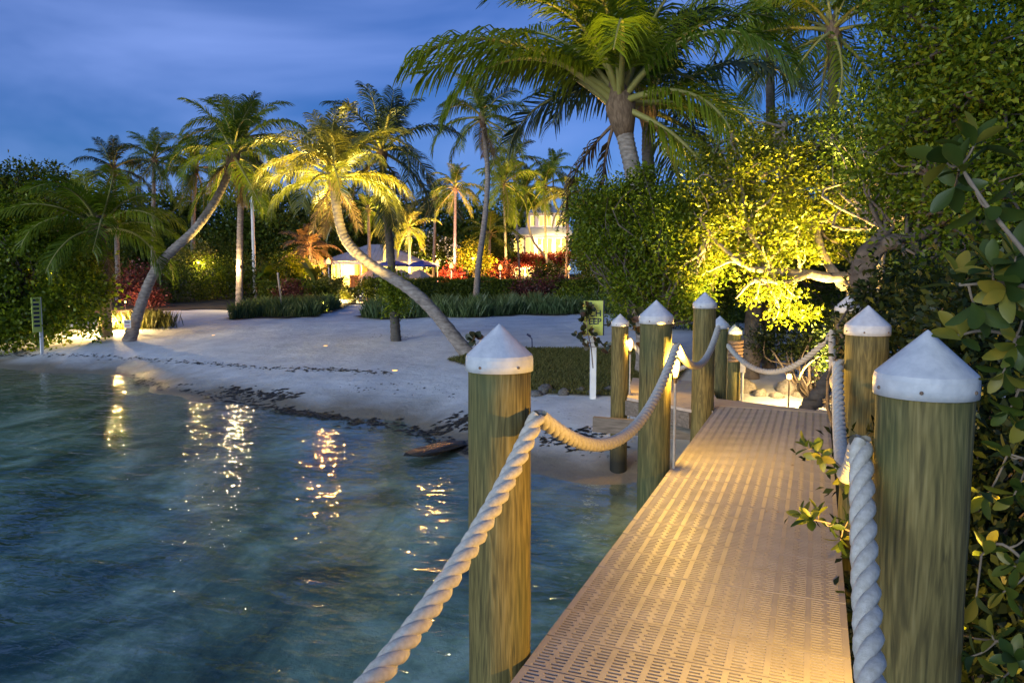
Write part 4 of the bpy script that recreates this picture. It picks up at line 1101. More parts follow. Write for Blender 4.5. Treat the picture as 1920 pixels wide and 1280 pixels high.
grass_band('beach_grass', 'green beach grass growing along the back of the sand', 52000, -13, 12, -.3, 6.5, .35, .75, 'grass', 21)

# grass tuft beside the left leaning palm
def blades(name, label, C, h0, h1, mat, seed, wid=.01, parent=None, lean=.5):
    rng = np.random.default_rng(seed); n = len(C)
    h_ = rng.uniform(h0, h1, n); az = rng.uniform(0, 6.28, n); ln = rng.uniform(.1, lean, n) * h_
    D = np.stack([np.cos(az), np.sin(az), 0 * az], -1); Sd = np.stack([-np.sin(az), np.cos(az), 0 * az], -1) * wid
    V = np.empty((n, 4, 3)); up_ = np.array([0, 0, 1.0])
    V[:, 0] = C - Sd; V[:, 1] = C + Sd; V[:, 2] = C + Sd * .6 + up_ * (h_ * .6)[:, None] + D * (ln * .35)[:, None]; V[:, 3] = C + up_ * h_[:, None] + D * ln[:, None]
    o = obj(name, fast_mesh(name, V.reshape(-1, 3), np.arange(n * 4).reshape(n, 4), M[mat]), parent)
    return stuff(o, label, 'grass')
rng = np.random.default_rng(5)
c0, _ = ground(262, 612)
q_ = rng.normal(size=(2600, 2)) * np.array([.55, .4]) + np.array([c0.x, c0.y])
blades('tall_grass', 'tall yellow lit grass around the foot of the left leaning palm', np.stack([q_[:, 0], q_[:, 1], gz(q_[:, 0], q_[:, 1])], -1), .3, .65, 'lawn', 6, .012)

# lawn mound beside the landing
LW = [ground(px, py)[0] for px, py in [(838, 676), (900, 661), (1000, 655), (1140, 656), (1250, 656), (1290, 690), (1250, 738), (1150, 745), (1075, 742), (1000, 738), (940, 708), (880, 688)]]
lx = np.array([p.x for p in LW]); ly = np.array([p.y for p in LW])
def in_poly(x, y):
    x = np.asarray(x, float); y = np.asarray(y, float)
    ins = np.zeros(x.shape, bool); k_ = len(lx) - 1
    for q in range(len(lx)):
        c = ((ly[q] > y) != (ly[k_] > y)) & (x < (lx[k_] - lx[q]) * (y - ly[q]) / (ly[k_] - ly[q] + 1e-12) + lx[q])
        ins ^= c; k_ = q
    return ins
sheet('lawn', in_poly, M['turf'], lx.min(), lx.max(), ly.min(), ly.max(), .12, .03)
rng = np.random.default_rng(8)
X = rng.uniform(lx.min(), lx.max(), 60000); Y = rng.uniform(ly.min(), ly.max(), 60000)
mk = in_poly(X, Y); X, Y = X[mk], Y[mk]
blades('lawn_grass', 'short olive lawn grass on the mound beside the landing', np.stack([X, Y, gz(X, Y) + .025], -1), .03, .085, 'lawn', 9, .006, lean=.9)

# ------------------------------------------------------------------ rocks
def rock_mesh(seed, flat=.7):
    rng = np.random.default_rng(seed); n, m = 11, 8
    V = []; FA = []
    ph = rng.uniform(0, 6, 6)
    for j in range(m + 1):
        a = math.pi * j / m
        for i in range(n):
            b_ = 2 * math.pi * i / n
            v = np.array([math.sin(a) * math.cos(b_), math.sin(a) * math.sin(b_), math.cos(a)])
            r = 1 + .18 * math.sin(3 * v[0] + ph[0]) + .15 * math.sin(4 * v[1] + ph[1] + 2 * v[2]) + .1 * math.sin(7 * v[2] + ph[2] + 3 * v[0]) + rng.uniform(-.06, .06) * (0 < j < m)
            V.append(tuple(v * r * np.array([1, .8, flat])))
    for j in range(m):
        for i in range(n): FA.append((j*n+i, (j+1)*n+i, (j+1)*n+(i+1) % n, j*n+(i+1) % n))
    me = bpy.data.meshes.new('rock'); me.from_pydata(V, [], FA); me.update()
    for p in me.polygons: p.use_smooth = True
    return me
RKM = [rock_mesh(s, f) for s, f in ((1, .75), (2, .6), (3, .5), (4, .8), (5, .4))]
RKV = {}
def rock(label, p, s, mat, seed, group, name='rock'):
    rr = random.Random(seed)
    key = (seed % 5, mat)
    if key not in RKV:
        me = RKM[seed % 5].copy(); me.materials.append(M[mat]); RKV[key] = me
    o = obj(name, RKV[key], None, (p[0], p[1], p[2] + s * .18), rr.uniform(0, 6.28))
    o.scale = (s, s, s)
    tag(o, label, 'rock', group)
    return o
EDGE = [(742 - 7 * abs(math.sin(q)), 1004 + q * 17) for q in range(9)]
words = ['first', 'second', 'third', 'fourth', 'fifth', 'sixth', 'seventh', 'eighth', 'ninth']
for q, (py, px) in enumerate(EDGE):
    p, _ = ground(px, py)
    rock('rounded stone edging the lawn mound, ' + words[q] + ' from the nearest left piling', (p.x, p.y, p.z), [.15, .17, .10, .12, .08, .13, .09, .11, .1][q], 'rock_dark', q + 2, 'stones along the lawn edge')
RUB = [(1395, 655), (1420, 662), (1445, 650), (1460, 672), (1490, 660), (1410, 690), (1530, 675), (1545, 700), (1440, 700), (1400, 735), (1425, 742), (1455, 745), (1500, 745), (1530, 735), (1475, 735), (1385, 640)]
sides = ['in the back row by the shaded trunk', 'just right of the rope bound post', 'high beside the shoreline bush', 'centred above the stake lamp', 'up right of the stake lamp', 'level with the rope coils', 'near the far right piling', 'tallest by the far right piling',
         'left of the stake lamp', 'at the foot of the rope bound post', 'low left in the bank', 'low middle in the bank', 'low right in the bank', 'right end of the low bank', 'just under the stake lamp', 'farthest back behind the rope bound post']
for q, (px, py) in enumerate(RUB):
    p, d = ground(px, py)
    rock('pale limestone lump ' + sides[q], (p.x, p.y, p.z), R.uniform(.10, .2) * (1.3 if q > 8 else 1), 'rock', q + 11, 'limestone rubble beyond the walkway')
p, _ = ground(818, 858)
rock('black weed covered rock breaking the shallow water left of the near piling', (p.x, p.y, WATER - .0), .42, 'weed', 24, 'rocks in the shallows').scale = (.55, .3, .13)
p, _ = ground(541, 579)
rock('small white stone beside the leaning stake', (p.x, p.y, p.z + .05), .16, 'white', 3, 'white stones', 'white_stone')
# log on the bank
a, b_ = at(1508, 772, 10.2), at(1575, 690, 10.0)
t = thing('driftwood_log', 'dark log slanting down the bank beside the far right piling', 'log', tuple((a + b_) / 2))
c_ = (a + b_) / 2
tube_part(t, c_, 'log', [a, (a + b_) / 2 + Vector((0, 0, .03)), b_], .11, .08, M['trunk_dark'], 18, 9, .02, 3)

# ------------------------------------------------------------------ seaweed: wrack lines and patches
rng = np.random.default_rng(12)
VV, FF, o_ = [], [], 0
def weed(px, py, s, z_=None):
    global o_
    p, _ = ground(px, py)
    n = 9
    rr_ = s * rng.uniform(.2, 1.3, n); an = np.linspace(0, 2 * math.pi, n, endpoint=False)
    ex = rng.uniform(.35, .9)
    x = p.x + rr_ * np.cos(an) * RT.x - rr_ * ex * np.sin(an) * RT.y; y = p.y + rr_ * np.cos(an) * RT.y + rr_ * ex * np.sin(an) * RT.x
    z = np.maximum(gz(x, y), WATER) + .006
    zc = max(G(p.x, p.y), WATER) + .012 + min(.05, s * .18)
    VV.append(np.vstack([np.stack([x, y, z], -1), [[p.x, p.y, zc]]]))
    FF.append(np.array([(o_ + q, o_ + (q + 1) % n, o_ + n) for q in range(n)])); o_ += n + 1
def wline(pts, n, s0, s1, jit):
    P = smooth_path([(a, b, 0) for a, b in pts], 200)
    for q in range(int(n * 2.4)):
        a = P[rng.integers(0, 200)]
        weed(a[0] + rng.normal() * jit * 2, a[1] + rng.normal() * jit, rng.uniform(s0, s1) * rng.uniform(.2, .8) ** 1.3)
wline([(0, 667), (100, 665), (250, 673), (400, 683), (520, 692), (620, 694), (730, 700)], 230, .03, .13, 2.2)
wline([(250, 712), (300, 722), (400, 742), (500, 765), (560, 778), (640, 792), (720, 800)], 120, .05, .2, 5)
wline([(420, 730), (480, 738), (540, 742), (450, 752)], 70, .05, .22, 5)
wline([(530, 775), (590, 782), (640, 786)], 60, .06, .24, 4)
wline([(640, 800), (720, 805), (800, 812), (865, 800), (868, 785)], 80, .05, .22, 7)
wline([(800, 830), (866, 838), (850, 845)], 40, .05, .2, 5)
wline([(995, 810), (1060, 830), (1140, 840), (1090, 815), (1130, 850)], 110, .04, .2, 9)
wline([(640, 735), (740, 725), (860, 740)], 40, .02, .07, 7)
wline([(690, 630), (730, 629), (770, 632)], 40, .02, .06, 3)
stuff(obj('seaweed', fast_mesh('seaweed', np.vstack(VV), np.vstack(FF), M['weed'], True)), 'dark seaweed scraps washed up along the waterline', 'seaweed')

# ------------------------------------------------------------------ buildings (frames turned to face the water)
M['wall_cream'] = mat_noise('cream_wall', [(0.3, (0.62, 0.54, 0.36)), (0.7, (0.7, 0.62, 0.42))], scale=2, rough=.8)
M['wall_lilac'] = mat_noise('lilac_wall', [(0.3, (0.36, 0.31, 0.48)), (0.7, (0.42, 0.37, 0.55))], scale=2, rough=.8)
M['wall_blue'] = mat_noise('blue_wall', [(0.3, (0.25, 0.34, 0.42)), (0.7, (0.3, 0.4, 0.48))], scale=2, rough=.8)
M['roof'] = mat_noise('grey_metal_roof', [(0.3, (0.30, 0.33, 0.37)), (0.7, (0.4, 0.43, 0.47))], scale=1.5, rough=.45, spec=.5)
M['roof_blue'] = mat_noise('blue_metal_roof', [(0.3, (0.2, 0.32, 0.45)), (0.7, (0.28, 0.4, 0.52))], scale=1.5, rough=.45, spec=.5)
M['pane'] = mat_emit('lit_window', (1.0, 0.66, 0.13), 1.5)
M['pane_dim'] = mat_emit('dim_window', (0.9, 0.55, 0.2), 0.35)
M['wood'] = mat_noise('orange_wood', [(0.3, (0.26, 0.11, 0.04)), (0.7, (0.4, 0.19, 0.07))], scale=6, rough=.5)
M['canvas_blue'] = mat_noise('blue_canvas', [(0.3, (0.012, 0.03, 0.19)), (0.7, (0.02, 0.05, 0.27))], scale=5, rough=.85)
M['canvas_taupe'] = mat_noise('taupe_canvas', [(0.3, (0.25, 0.19, 0.16)), (0.7, (0.33, 0.26, 0.22))], scale=5, rough=.85)
M['lime_board'] = mat_noise('lime_board', [(0.3, (0.5, 0.58, 0.12)), (0.7, (0.58, 0.66, 0.16))], scale=5, rough=.5)
M['navy'] = mat_noise('navy_print', [(0.3, (0.012, 0.016, 0.06)), (0.7, (0.02, 0.025, 0.08))], scale=5, rough=.5)
M['red_print'] = mat_noise('red_print', [(0.3, (0.45, 0.08, 0.08)), (0.7, (0.5, 0.1, 0.1))], scale=5, rough=.5)

def frame(name, label, cat, pxc, d, zbase):
    p = at(pxc, 512, d)
    return thing(name, label, cat, (p.x, p.y, zbase), YAW)
def hip_roof(parent, x0, x1, y0, y1, z0, z1, inset, mat, seams=0):
    ym = (y0 + y1) / 2
    r = MB().add([(x0, y0, z0), (x1, y0, z0), (x1, y1, z0), (x0, y1, z0), (x0 + inset, ym, z1), (x1 - inset, ym, z1)],
                 [(0, 1, 5, 4), (1, 2, 5), (2, 3, 4, 5), (3, 0, 4), (3, 2, 1, 0)]).build('roof', mat, parent)
    if seams:
        mb = MB()
        for q in range(1, seams):
            s = q / seams; x = x0 + (x1 - x0) * s
            top = min(1.0, min(x - x0, x1 - x) / inset)
            if top < .05: continue
            e = (x, y0 + (ym - y0) * top, z0 + (z1 - z0) * top + .02)
            mb.tube([(x, y0, z0 + .02), e], .025, 4)
        mb.build('roof_seams', mat, r)
    return r
# first hut
D1 = 62; k1 = D1 / F_PX; pc = 690
hz = 0.42
hut = frame('beach_hut', 'hut with grey hip roof and yellow lit walls left of the umbrellas', 'building', pc, D1, hz)
X_ = lambda px: (px - pc) * k1
zE = at(pc, 490, D1).z - hz; zR = at(pc, 456, D1).z - hz
hip_roof(hut, X_(606), X_(786), -.6, 6.6, zE, zR, 3.2, M['roof'], 22)
MB().box(X_(610), X_(782), -.5, -.42, zE - .26, zE - .02).build('eave_board', M['white'], hut)
for q in range(9): MB().box(X_(616 + q * 20), X_(616 + q * 20) + .1, -.56, -.504, zE - .16, zE - .04).build('rafter_end', M['white'], hut)
MB().box(X_(616), X_(776), 5.6, 5.8, 0, zE).build('back_wall', M['wall_cream'], hut)
MB().box(X_(616), X_(616) + .2, 1.0, 5.6, 0, zE).build('side_wall', M['wall_cream'], hut)
MB().box(X_(618) + .2, X_(662), 1.6, 1.8, 0, zE).build('front_wall', M['wall_cream'], hut)
dr = MB().box(X_(658), X_(664), 1.5, 1.59, 0, 2.0).build('door', M['wood'], hut)
MB().box(X_(658) + .03, X_(658) + .06, 1.46, 1.495, .95, 1.05).build('handle', M['lamp_metal'], dr)
for px in (640, 678, 712, 746, 776): MB().box(X_(px) - .07, X_(px) + .07, -.35, -.21, 0, zE - .27).build('post', M['white'], hut)
bar = MB().box(X_(656), X_(690), -.1, .5, 0, 1.0).build('bar_counter', M['wood'], hut)
MB().box(X_(655), X_(691), -.2, .6, 1.003, 1.06).build('bar_top', M['wood'], bar)
for q in range(7): MB().box(X_(658 + q * 4.6), X_(658 + q * 4.6) + .05, -.16, -.103, .05, .98).build('bar_batten', M['wood'], bar)
MB().box(X_(700), X_(775), 5.45, 5.57, .9, 2.1).build('lit_opening', M['pane'], hut)
for px, e in ((645, 800), (690, 700), (740, 600)):
    lm = MB().lathe([(.03, -.1), (.1, -.06), (.12, 0), (.09, .08), (.02, .11)], 12).build('pendant_lamp', M['bulb'], hut, True, (X_(px), .5, zE - .45))
    add_light(hut, (X_(px), .5, zE - .62), e, (1, .56, .09), .12)
# second hut
D2 = 90; k2 = D2 / F_PX; pc2 = 785
h2 = frame('second_hut', 'blue roofed hut rising behind the white flowered tree', 'building', pc2, D2, .6)
X2 = lambda px: (px - pc2) * k2
zE2 = at(pc2, 447, D2).z - .6; zR2 = at(pc2, 428, D2).z - .6
hip_roof(h2, X2(722), X2(842), -.5, 6, zE2, zR2, 3.0, M['roof_blue'], 14)
MB().box(X2(728), X2(836), 0, 5.6, 0, zE2 - .003).build('wall', M['wall_blue'], h2)
for px in (742, 800):
    wn = MB().box(X2(px), X2(px + 18), -.05, -.002, 2.2, 3.6).build('window', M['white'], h2)
    MB().box(X2(px) + .1, X2(px + 18) - .1, -.075, -.053, 2.3, 3.5).build('pane', M['pane_dim'], wn)
# house
D3 = 98; k3 = D3 / F_PX; pc3 = 1012
h3z = .65
hs = frame('garden_house', 'two storey lilac house with bright yellow windows behind the palms', 'building', pc3, D3, h3z)
X3 = lambda px: (px - pc3) * k3
Z3 = lambda py: at(pc3, py, D3).z - h3z
MB().box(X3(958), X3(1066), .05, 8, 0, Z3(497)).build('ground_floor_wall', M['wall_cream'], hs)
MB().box(X3(957), X3(1067), 0, 8, Z3(497) + .003, Z3(436)).build('first_floor_wall', M['wall_lilac'], hs)
MB().box(X3(988), X3(1068), 1.5, 8, Z3(436) + .003, Z3(398)).build('top_floor_wall', M['wall_lilac'], hs)
MB().add([(X3(951), -1.0, Z3(440)), (X3(1073), -1.0, Z3(440)), (X3(1068), 1.45, Z3(426)), (X3(972), 1.45, Z3(426)), (X3(951), -1.0, Z3(440) - .12), (X3(1073), -1.0, Z3(440) - .12), (X3(1068), 1.45, Z3(440) - .1), (X3(972), 1.45, Z3(440) - .1)],
         [(0, 1, 2, 3), (7, 6, 5, 4), (0, 4, 5, 1), (1, 5, 6, 2), (2, 6, 7, 3), (3, 7, 4, 0)]).build('porch_roof', M['roof'], hs)
hip_roof(hs, X3(980), X3(1076), .6, 9, Z3(399), Z3(378), 3.4, M['roof'], 12)
def window(px0, px1, py0, py1, y, parent, nmul, mat='pane', proud=.06):
    wd = MB().box(X3(px0), X3(px1), y - proud, y - .002, Z3(py1), Z3(py0)).build('window', M['white'], parent)
    n = nmul; w_ = (X3(px1) - X3(px0) - .16) / n
    for q in range(n):
        MB().box(X3(px0) + .08 + q * w_ + .05, X3(px0) + .08 + (q + 1) * w_ - .05, y - proud - .025, y - proud - .002, Z3(py1) + .12, Z3(py0) - .12).build('pane', M[mat], wd)
for a in ((962, 982, 2), (985, 1003, 2), (1006, 1036, 3), (1040, 1064, 2)): window(a[0], a[1], 446, 477, 0, hs, a[2])
for a in ((994, 1003, 1), (1010, 1036, 3), (1041, 1063, 2)): window(a[0], a[1], 403, 424, 1.5, hs, a[2])
window(966, 994, 502, 527, .05, hs, 3); window(1030, 1058, 502, 524, .05, hs, 3, 'pane_dim')
bl = MB().box(X3(956), X3(1066), -1.2, -.004, Z3(499), Z3(496)).build('balcony', M['white'], hs)
for q in range(12): MB().box(X3(957 + q * 9.8), X3(957 + q * 9.8) + .08, -1.18, -1.1, Z3(496) + .003, Z3(482)).build('baluster', M['white'], bl)
for px, py in ((1012, 462), (1050, 462)):
    MB().lathe([(.03, -.2), (.2, -.12), (.24, 0), (.18, .14), (.03, .2)], 12).build('wall_lamp', M['bulb'], hs, True, (X3(px), -.4, Z3(py)))
    add_light(hs, (X3(px), -.75, Z3(py)), 500, (1, .7, .25), .25)
MB().lathe([(.03, -.2), (.2, -.12), (.24, 0), (.18, .14), (.03, .2)], 12).build('porch_lamp', M['bulb'], hs, True, (X3(985), -1.0, Z3(515)))
add_light(hs, (X3(985), -1.3, Z3(512)), 1000, (1, .55, .2), .25)
add_light(hs, (X3(1035), -2.4, Z3(432)), 700, (1, .7, .2), .25)
for q in range(3): MB().box(X3(952 - q * 3), X3(996 - q * 1), -2.4 - q * .5, -1.9 - q * .5, -.3, .55 - q * .16).build('terrace_step', M['white'], hs)
bush('bougainvillea', 'deep red bougainvillea spilling over the house balcony', 'shrub', [(970, 488, 96.5, .8), (990, 488, 96.5, .8), (1010, 489, 96.5, .8), (1030, 488, 96.5, .8), (1050, 486, 96.5, .8), (1062, 482, 96.5, .6)], 130, 60, .5, .28, 'leaf_red', 77, core=False)
# far pale house fragment
hf = frame('pale_cottage', 'pale cottage glimpsed between leaves right of the house', 'building', 1116, 96, .6)
kf = 96 / F_PX
zc_ = lambda py: at(1116, py, 96).z - .6
MB().box(-18 * kf, 20 * kf, 0, 5, 0, zc_(420)).build('wall', M['white'], hf)
hip_roof(hf, -23 * kf, 25 * kf, -.5, 5.5, zc_(420) + .003, zc_(404), 1.6, M['wood'])
wn = MB().box(2 * kf, 10 * kf, -.06, -.002, zc_(448), zc_(430)).build('window', M['white'], hf)
MB().box(2.6 * kf, 9.4 * kf, -.085, -.062, zc_(447), zc_(431)).build('pane', M['pane_dim'], wn)

# steps up from the path
st = frame('garden_steps', 'white stone steps climbing from the sand path to the hut', 'steps', 650, 40, G(*at(650, 560, 40).xy))
ks = 40 / F_PX
for q in range(5):
    MB().box(-25 * ks + q * .18, 30 * ks + q * .1, q * .42, q * .42 + .5, -.3, .10 + q * .12).build('step', M['white'], st)
MB().box(34 * ks, 44 * ks, 2.2, 2.5, -.2, 1.05).build('plinth', M['white'], st)
MB().box(-10 * ks, 44 * ks, 2.55, 2.75, .3, .8).build('low_wall', M['white'], st)

# flowering tree
tree('plumeria_tree', 'rounded tree dotted with white flowers between the huts', 'tree', (795, 530), 72, [(770, 468, 72, 1.4), (800, 463, 72, 1.6), (830, 472, 72, 1.4), (850, 480, 72, 1.0), (755, 480, 72, .9), (800, 485, 71, 1.3)],
     150, 55, .5, .26, 'leaf_bg', 90, r0=.14, limb_r=.05)
pt = [o for o in bpy.data.objects if o.name.startswith('plumeria_tree')][0]
rng = np.random.default_rng(91)
fb = pblobs([(770, 468, 71.2, 1.6), (800, 463, 71, 1.8), (830, 472, 71, 1.6), (850, 480, 71.4, 1.2)])
cc, Pf, _d = clump_points(fb, 120, 3, .3, rng, shell=.8)
V, F_ = leaf_quads(Pf, .17, .2, 1.0, rng)
stuff(obj('flowers', fast_mesh('flowers', V - np.array(tuple(pt.location)), F_, M['flower']), pt))

# umbrellas
def umbrella(label, px, py, d, r, rise, mat):
    p = at(px, py, d); g = G(p.x, p.y)
    t = thing('parasol', label, 'parasol', (p.x, p.y, g), YAW + .2, group='parasols on the hut terrace')
    h_ = p.z - g
    MB().tube([(0, 0, 0), (0, 0, h_ + rise)], .03, 8).build('pole', M['white'], t, True)
    n = 8; V = [(0, 0, h_ + rise)]; FA = []
    for ring, (rr_, z) in enumerate(((r * .5, h_ + rise * .62), (r, h_), (r * 1.005, h_ - .12))):
        for q in range(n):
            a = 2 * math.pi * q / n; V.append((rr_ * math.cos(a), rr_ * math.sin(a), z))
    for q in range(n): FA.append((0, 1 + q, 1 + (q + 1) % n))
    for ring in range(2):
        for q in range(n): FA.append((1 + ring*n + q, 1 + (ring+1)*n + q, 1 + (ring+1)*n + (q+1) % n, 1 + ring*n + (q+1) % n))
    MB().add(V, FA).build('canopy', M[mat], t)
    for q in range(n):
        a = 2 * math.pi * q / n
        MB().tube([(0.03, 0, h_ + rise - .05), (r * .98 * math.cos(a), r * .98 * math.sin(a), h_ - .015)], .012, 4).build('rib', M['lamp_metal'], t)
    MB().lathe([(.03, h_ + rise), (.045, h_ + rise + .05), (.005, h_ + rise + .1)], 8).build('finial', M['white'], t, True)
umbrella('blue parasol beside the dark palm trunk', 737, 496, 53, 1.15, .32, 'canvas_blue')
umbrella('blue parasol next to the right hand torch', 793, 497, 53, 1.18, .35, 'canvas_blue')
umbrella('taupe parasol nearest the hut bar', 699, 519, 50, .95, .5, 'canvas_taupe')
umbrella('taupe parasol half hidden behind the bending palm trunk', 752, 519, 50, .85, .5, 'canvas_taupe')
umbrella('taupe parasol rightmost over the long hedge', 787, 519, 50, .95, .5, 'canvas_taupe')

# torches
def torch(label, px, py, d, e=260, col=(1, .42, .08)):
    p = at(px, py, d); g = G(p.x, p.y); h_ = p.z - g
    t = thing('garden_torch', label, 'torch', (p.x, p.y, g), group='glowing torches in the garden')
    MB().tube([(0, 0, -.1), (0, 0, h_ - .15)], .04, 8).build('pole', M['white'], t, True)
    MB().lathe([(.05, h_ - .16), (.09, h_ - .1), (.11, h_ - .02)], 10).build('bowl', M['lamp_metal'], t, True)
    MB().lathe([(.08, h_ - .02), (.15, h_ + .06), (.13, h_ + .18), (.05, h_ + .32), (.01, h_ + .38)], 10).build('flame', M['flame'], t, True)
    add_light(t, (0, 0, h_ + .5), e, col, .15)
    return t
for lb, px, py, d in [('torch at the left corner of the hut', 616, 494, 50), ('torch right of the second blue parasol', 820, 496, 54), ('torch in front of the pink lit trunk', 846, 502, 54), ('torch amid the orange lit shrub left of the house', 938, 505, 56),
                      ('torch at the foot of the leaning pale palm', 1024, 505, 70), ('torch right of the house lower floor', 1067, 506, 72)]:
    torch(lb, px, py, d, 900)

# lamps on stakes and uplights
stake_lamp('bright lamp in the grass by the left leaning palm', 208, 598, 26.5, 650, 2.2)
stake_lamp('small lamp glinting inside the left thicket', 78, 522, 25.4, 500)
stake_lamp('small lamp hidden high behind the left thicket', 45, 450, 26.5, 350)
stake_lamp('lamp behind the lamp palm shrubs', 372, 492, 46, 180, 2)
stake_lamp('low lamp beside the lime shrub on the path', 588, 578, 33.2, 350, 1.6)
stake_lamp('lamp on the hut steps', 617, 566, 39, 500, 1.6)
stake_lamp('globe lamp by the kinked palm foot', 887, 484, 54, 700, 3)
stake_lamp('added lamp lighting the white flowered tree', 800, 500, 69, 1400, 2.5)  # added lamp, brightens the dim flowering tree and second hut
stake_lamp('low lamp lighting the wine red shrub', 235, 566, 36, 350, col=(1, .45, .2))
def uplight(label, px, py, d, aim_pt, energy, size=60, col=(1, .7, .16), flush=False):
    p = at(px, py, d); g = G(p.x, p.y)
    t = thing('uplight', label, 'lamp', (p.x, p.y, g), group='ground uplights below the trees')
    sk_ = -.15 if flush else 0
    MB().lathe([(.05, -.1), (.05, .05), (.075, .06), (.08, .14)], 12).build('housing', M['lamp_metal'], t, True, (0, 0, sk_))
    MB().lathe([(.07, .141), (.072, .15), (.02, .155)], 12).build('lens', M['bulb_soft'], t, True, (0, 0, sk_))
    v = Vector(at(*aim_pt)) - Vector((p.x, p.y, g + .2))
    add_light(t, (0, 0, .2), energy, col, .08, 'beam_light', size, v)
    return t
uplight('uplight below the bending yellow palm', 610, 604, 21.5, (628, 320, 20.4), 6500, 60, flush=True)
uplight('added second uplight filling the bending yellow palm crown', 740, 640, 17.5, (645, 300, 20.4), 4200, 30, flush=True)  # added so that warm light fills the whole crown
uplight('uplight near the leaning palm crown', 400, 600, 25.5, (440, 270, 25), 3000, 45, flush=True)
uplight('uplight on the bank beside the bright stake lamp', 1462, 720, 11.4, (1410, 270, 13), 5000, 66)
uplight('uplight beside the golden tree trunk', 1535, 720, 10.6, (1520, 260, 13), 4200, 66)
uplight('uplight behind the far right piling', 1600, 640, 12.2, (1560, 230, 13.4), 3000, 60)
uplight('uplight below the pink lit palm', 850, 535, 58.8, (853, 400, 60), 9000, 40, (1, .45, .35))
uplight('uplight below the small floodlit palm', 772, 535, 57, (766, 420, 58), 9000, 60)
uplight('uplight below the pale slim palm', 722, 540, 59, (724, 415, 60), 5000, 60)
uplight('uplight below the house palms', 1015, 540, 76, (1020, 350, 78), 9000, 60)
uplight('uplight beside the palm left of the house', 955, 540, 72, (946, 340, 74), 6000, 60)
uplight('uplight below the brownish palm', 590, 550, 50, (580, 465, 52), 4500, 70, (1, .6, .2))
# lamp clamped to the tall straight palm
p = at(446, 500, 35.7)
t = thing('trunk_lamp', 'lamp clamped to the tall straight palm trunk', 'lamp', tuple(p))
MB().box(-.05, .05, .02, .22, -.05, .05).build('bracket', M['lamp_metal'], t)
MB().lathe([(.03, -.08), (.08, -.04), (.08, .04), (.03, .08)], 10).build('bulb', M['bulb'], t, True)
add_light(t, (-.05, -.2, -.02), 140, (1, .7, .3), .07)

# white lamp pole
p = at(477, 520, 46); g = G(p.x, p.y); h_ = at(477, 338, 46).z - g
t = thing('lamp_pole', 'tall slender white pole among the palms', 'pole', (p.x, p.y, g))
MB().tube([(0, 0, -.2), (0, 0, h_)], [.12, .085], 12).build('pole', M['white'], t, True)
MB().lathe([(.1, h_), (.14, h_ + .05), (.12, h_ + .2), (.03, h_ + .25)], 12).build('pole_cap', M['white'], t, True)
# leaning stake
a, g_ = ground(531, 586); b_ = at(521, 515, 31)
t = thing('leaning_stake', 'thin white stake leaning at the edge of the sand', 'stake', tuple(a))
MB().tube([(0, 0, -.2), tuple(b_ - a)], .035, 8).build('rod', M['white'], t, True)
MB().lathe([(.04, 0), (.04, .06), (.005, .09)], 8).build('tip', M['white'], t, True, b_ - a)
# plants round the foot of the dark palm
bush('vine_plant', 'leafy vine growing round the dark palm trunk', 'plant', [(738, 545, 21.9, .32), (741, 575, 21.9, .3), (736, 520, 21.9, .26)], 46, 60, .2, .09, 'leaf', 95, stems=False)
# bent stake lamp (unlit) on the lawn
p, _ = ground(998, 657)
t = thing('bent_stake', 'black unlit spotlight on a bent stake by the lawn', 'lamp', tuple(p))
MB().tube([(0, 0, -.05), (-.01, 0, .3), (-.09, 0, .38)], .014, 8).build('stake', M['navy'], t, True)
MB().tube([(-.05, 0, .36), (-.15, 0, .42)], .03, 8).build('spot_head', M['navy'], t, True)

# ------------------------------------------------------------------ signs
def text_mesh(s, size, ext=.002):
    cu = bpy.data.curves.new('lettering', 'FONT'); cu.body = s; cu.size = size; cu.extrude = ext; cu.align_x = 'RIGHT'; cu.offset = size * .012
    o = bpy.data.objects.new('lettering', cu); COL.objects.link(o)
    dg = bpy.context.evaluated_depsgraph_get()
    me = bpy.data.meshes.new_from_object(o.evaluated_get(dg))
    bpy.data.objects.remove(o)
    return me
p, dS = ground(1112, 682)
pS = at(1112, 682, 13.6); gS = G(pS.x, pS.y)
t = thing('beach_sign', 'lime yellow warning sign half hidden by round leaves', 'sign', (pS.x, pS.y, gS), YAW + .1)
zt, zb = at(1112, 563, 13.6).z - gS, at(1112, 628, 13.6).z - gS
MB().box(-.05, .05, -.04, .04, -.3, zb + .1).build('post', M['white'], t)
MB().box(-.2, .16, -.065, -.044, zb, zt).build('board', M['lime_board'], t)
MB().box(.163, .185, -.06, .03, zb, zt).build('edge_trim', M['navy'], t)
for s_, py, sz in (('CH', 592, .155), ('EEP', 607, .155)):
    me = text_mesh(s_, sz); me.materials.append(M['navy'])
    o = obj('lettering', me, t, (.13, -.069, at(1112, py, 13.6).z - gS)); o.rotation_euler = (math.pi / 2, 0, 0)
MB().box(-.03, .03, -.072, -.067, at(1112, 596.5, 13.6).z - gS, at(1112, 595.5, 13.6).z - gS).build('dash', M['navy'], t)
# tall sign in the left thicket
p = at(77, 625, 23.0); g = G(p.x, p.y)
t = thing('depth_sign', 'narrow lime sign with dark rows beside the left thicket', 'sign', (p.x, p.y, g), YAW + 1.0)
zt, zb = at(77, 557, 23).z - g, at(77, 622, 23).z - g
MB().box(-.03, .06, .0, .05, -.2, zt).build('post', M['white'], t)
MB().box(-.24, .02, -.03, -.003, max(.05, zb), zt).build('board', M['lime_board'], t)
for q in range(7): MB().box(-.2, -.03, -.037, -.032, zt - .12 - q * .13, zt - .05 - q * .13).build('print_row', M['navy'], t)
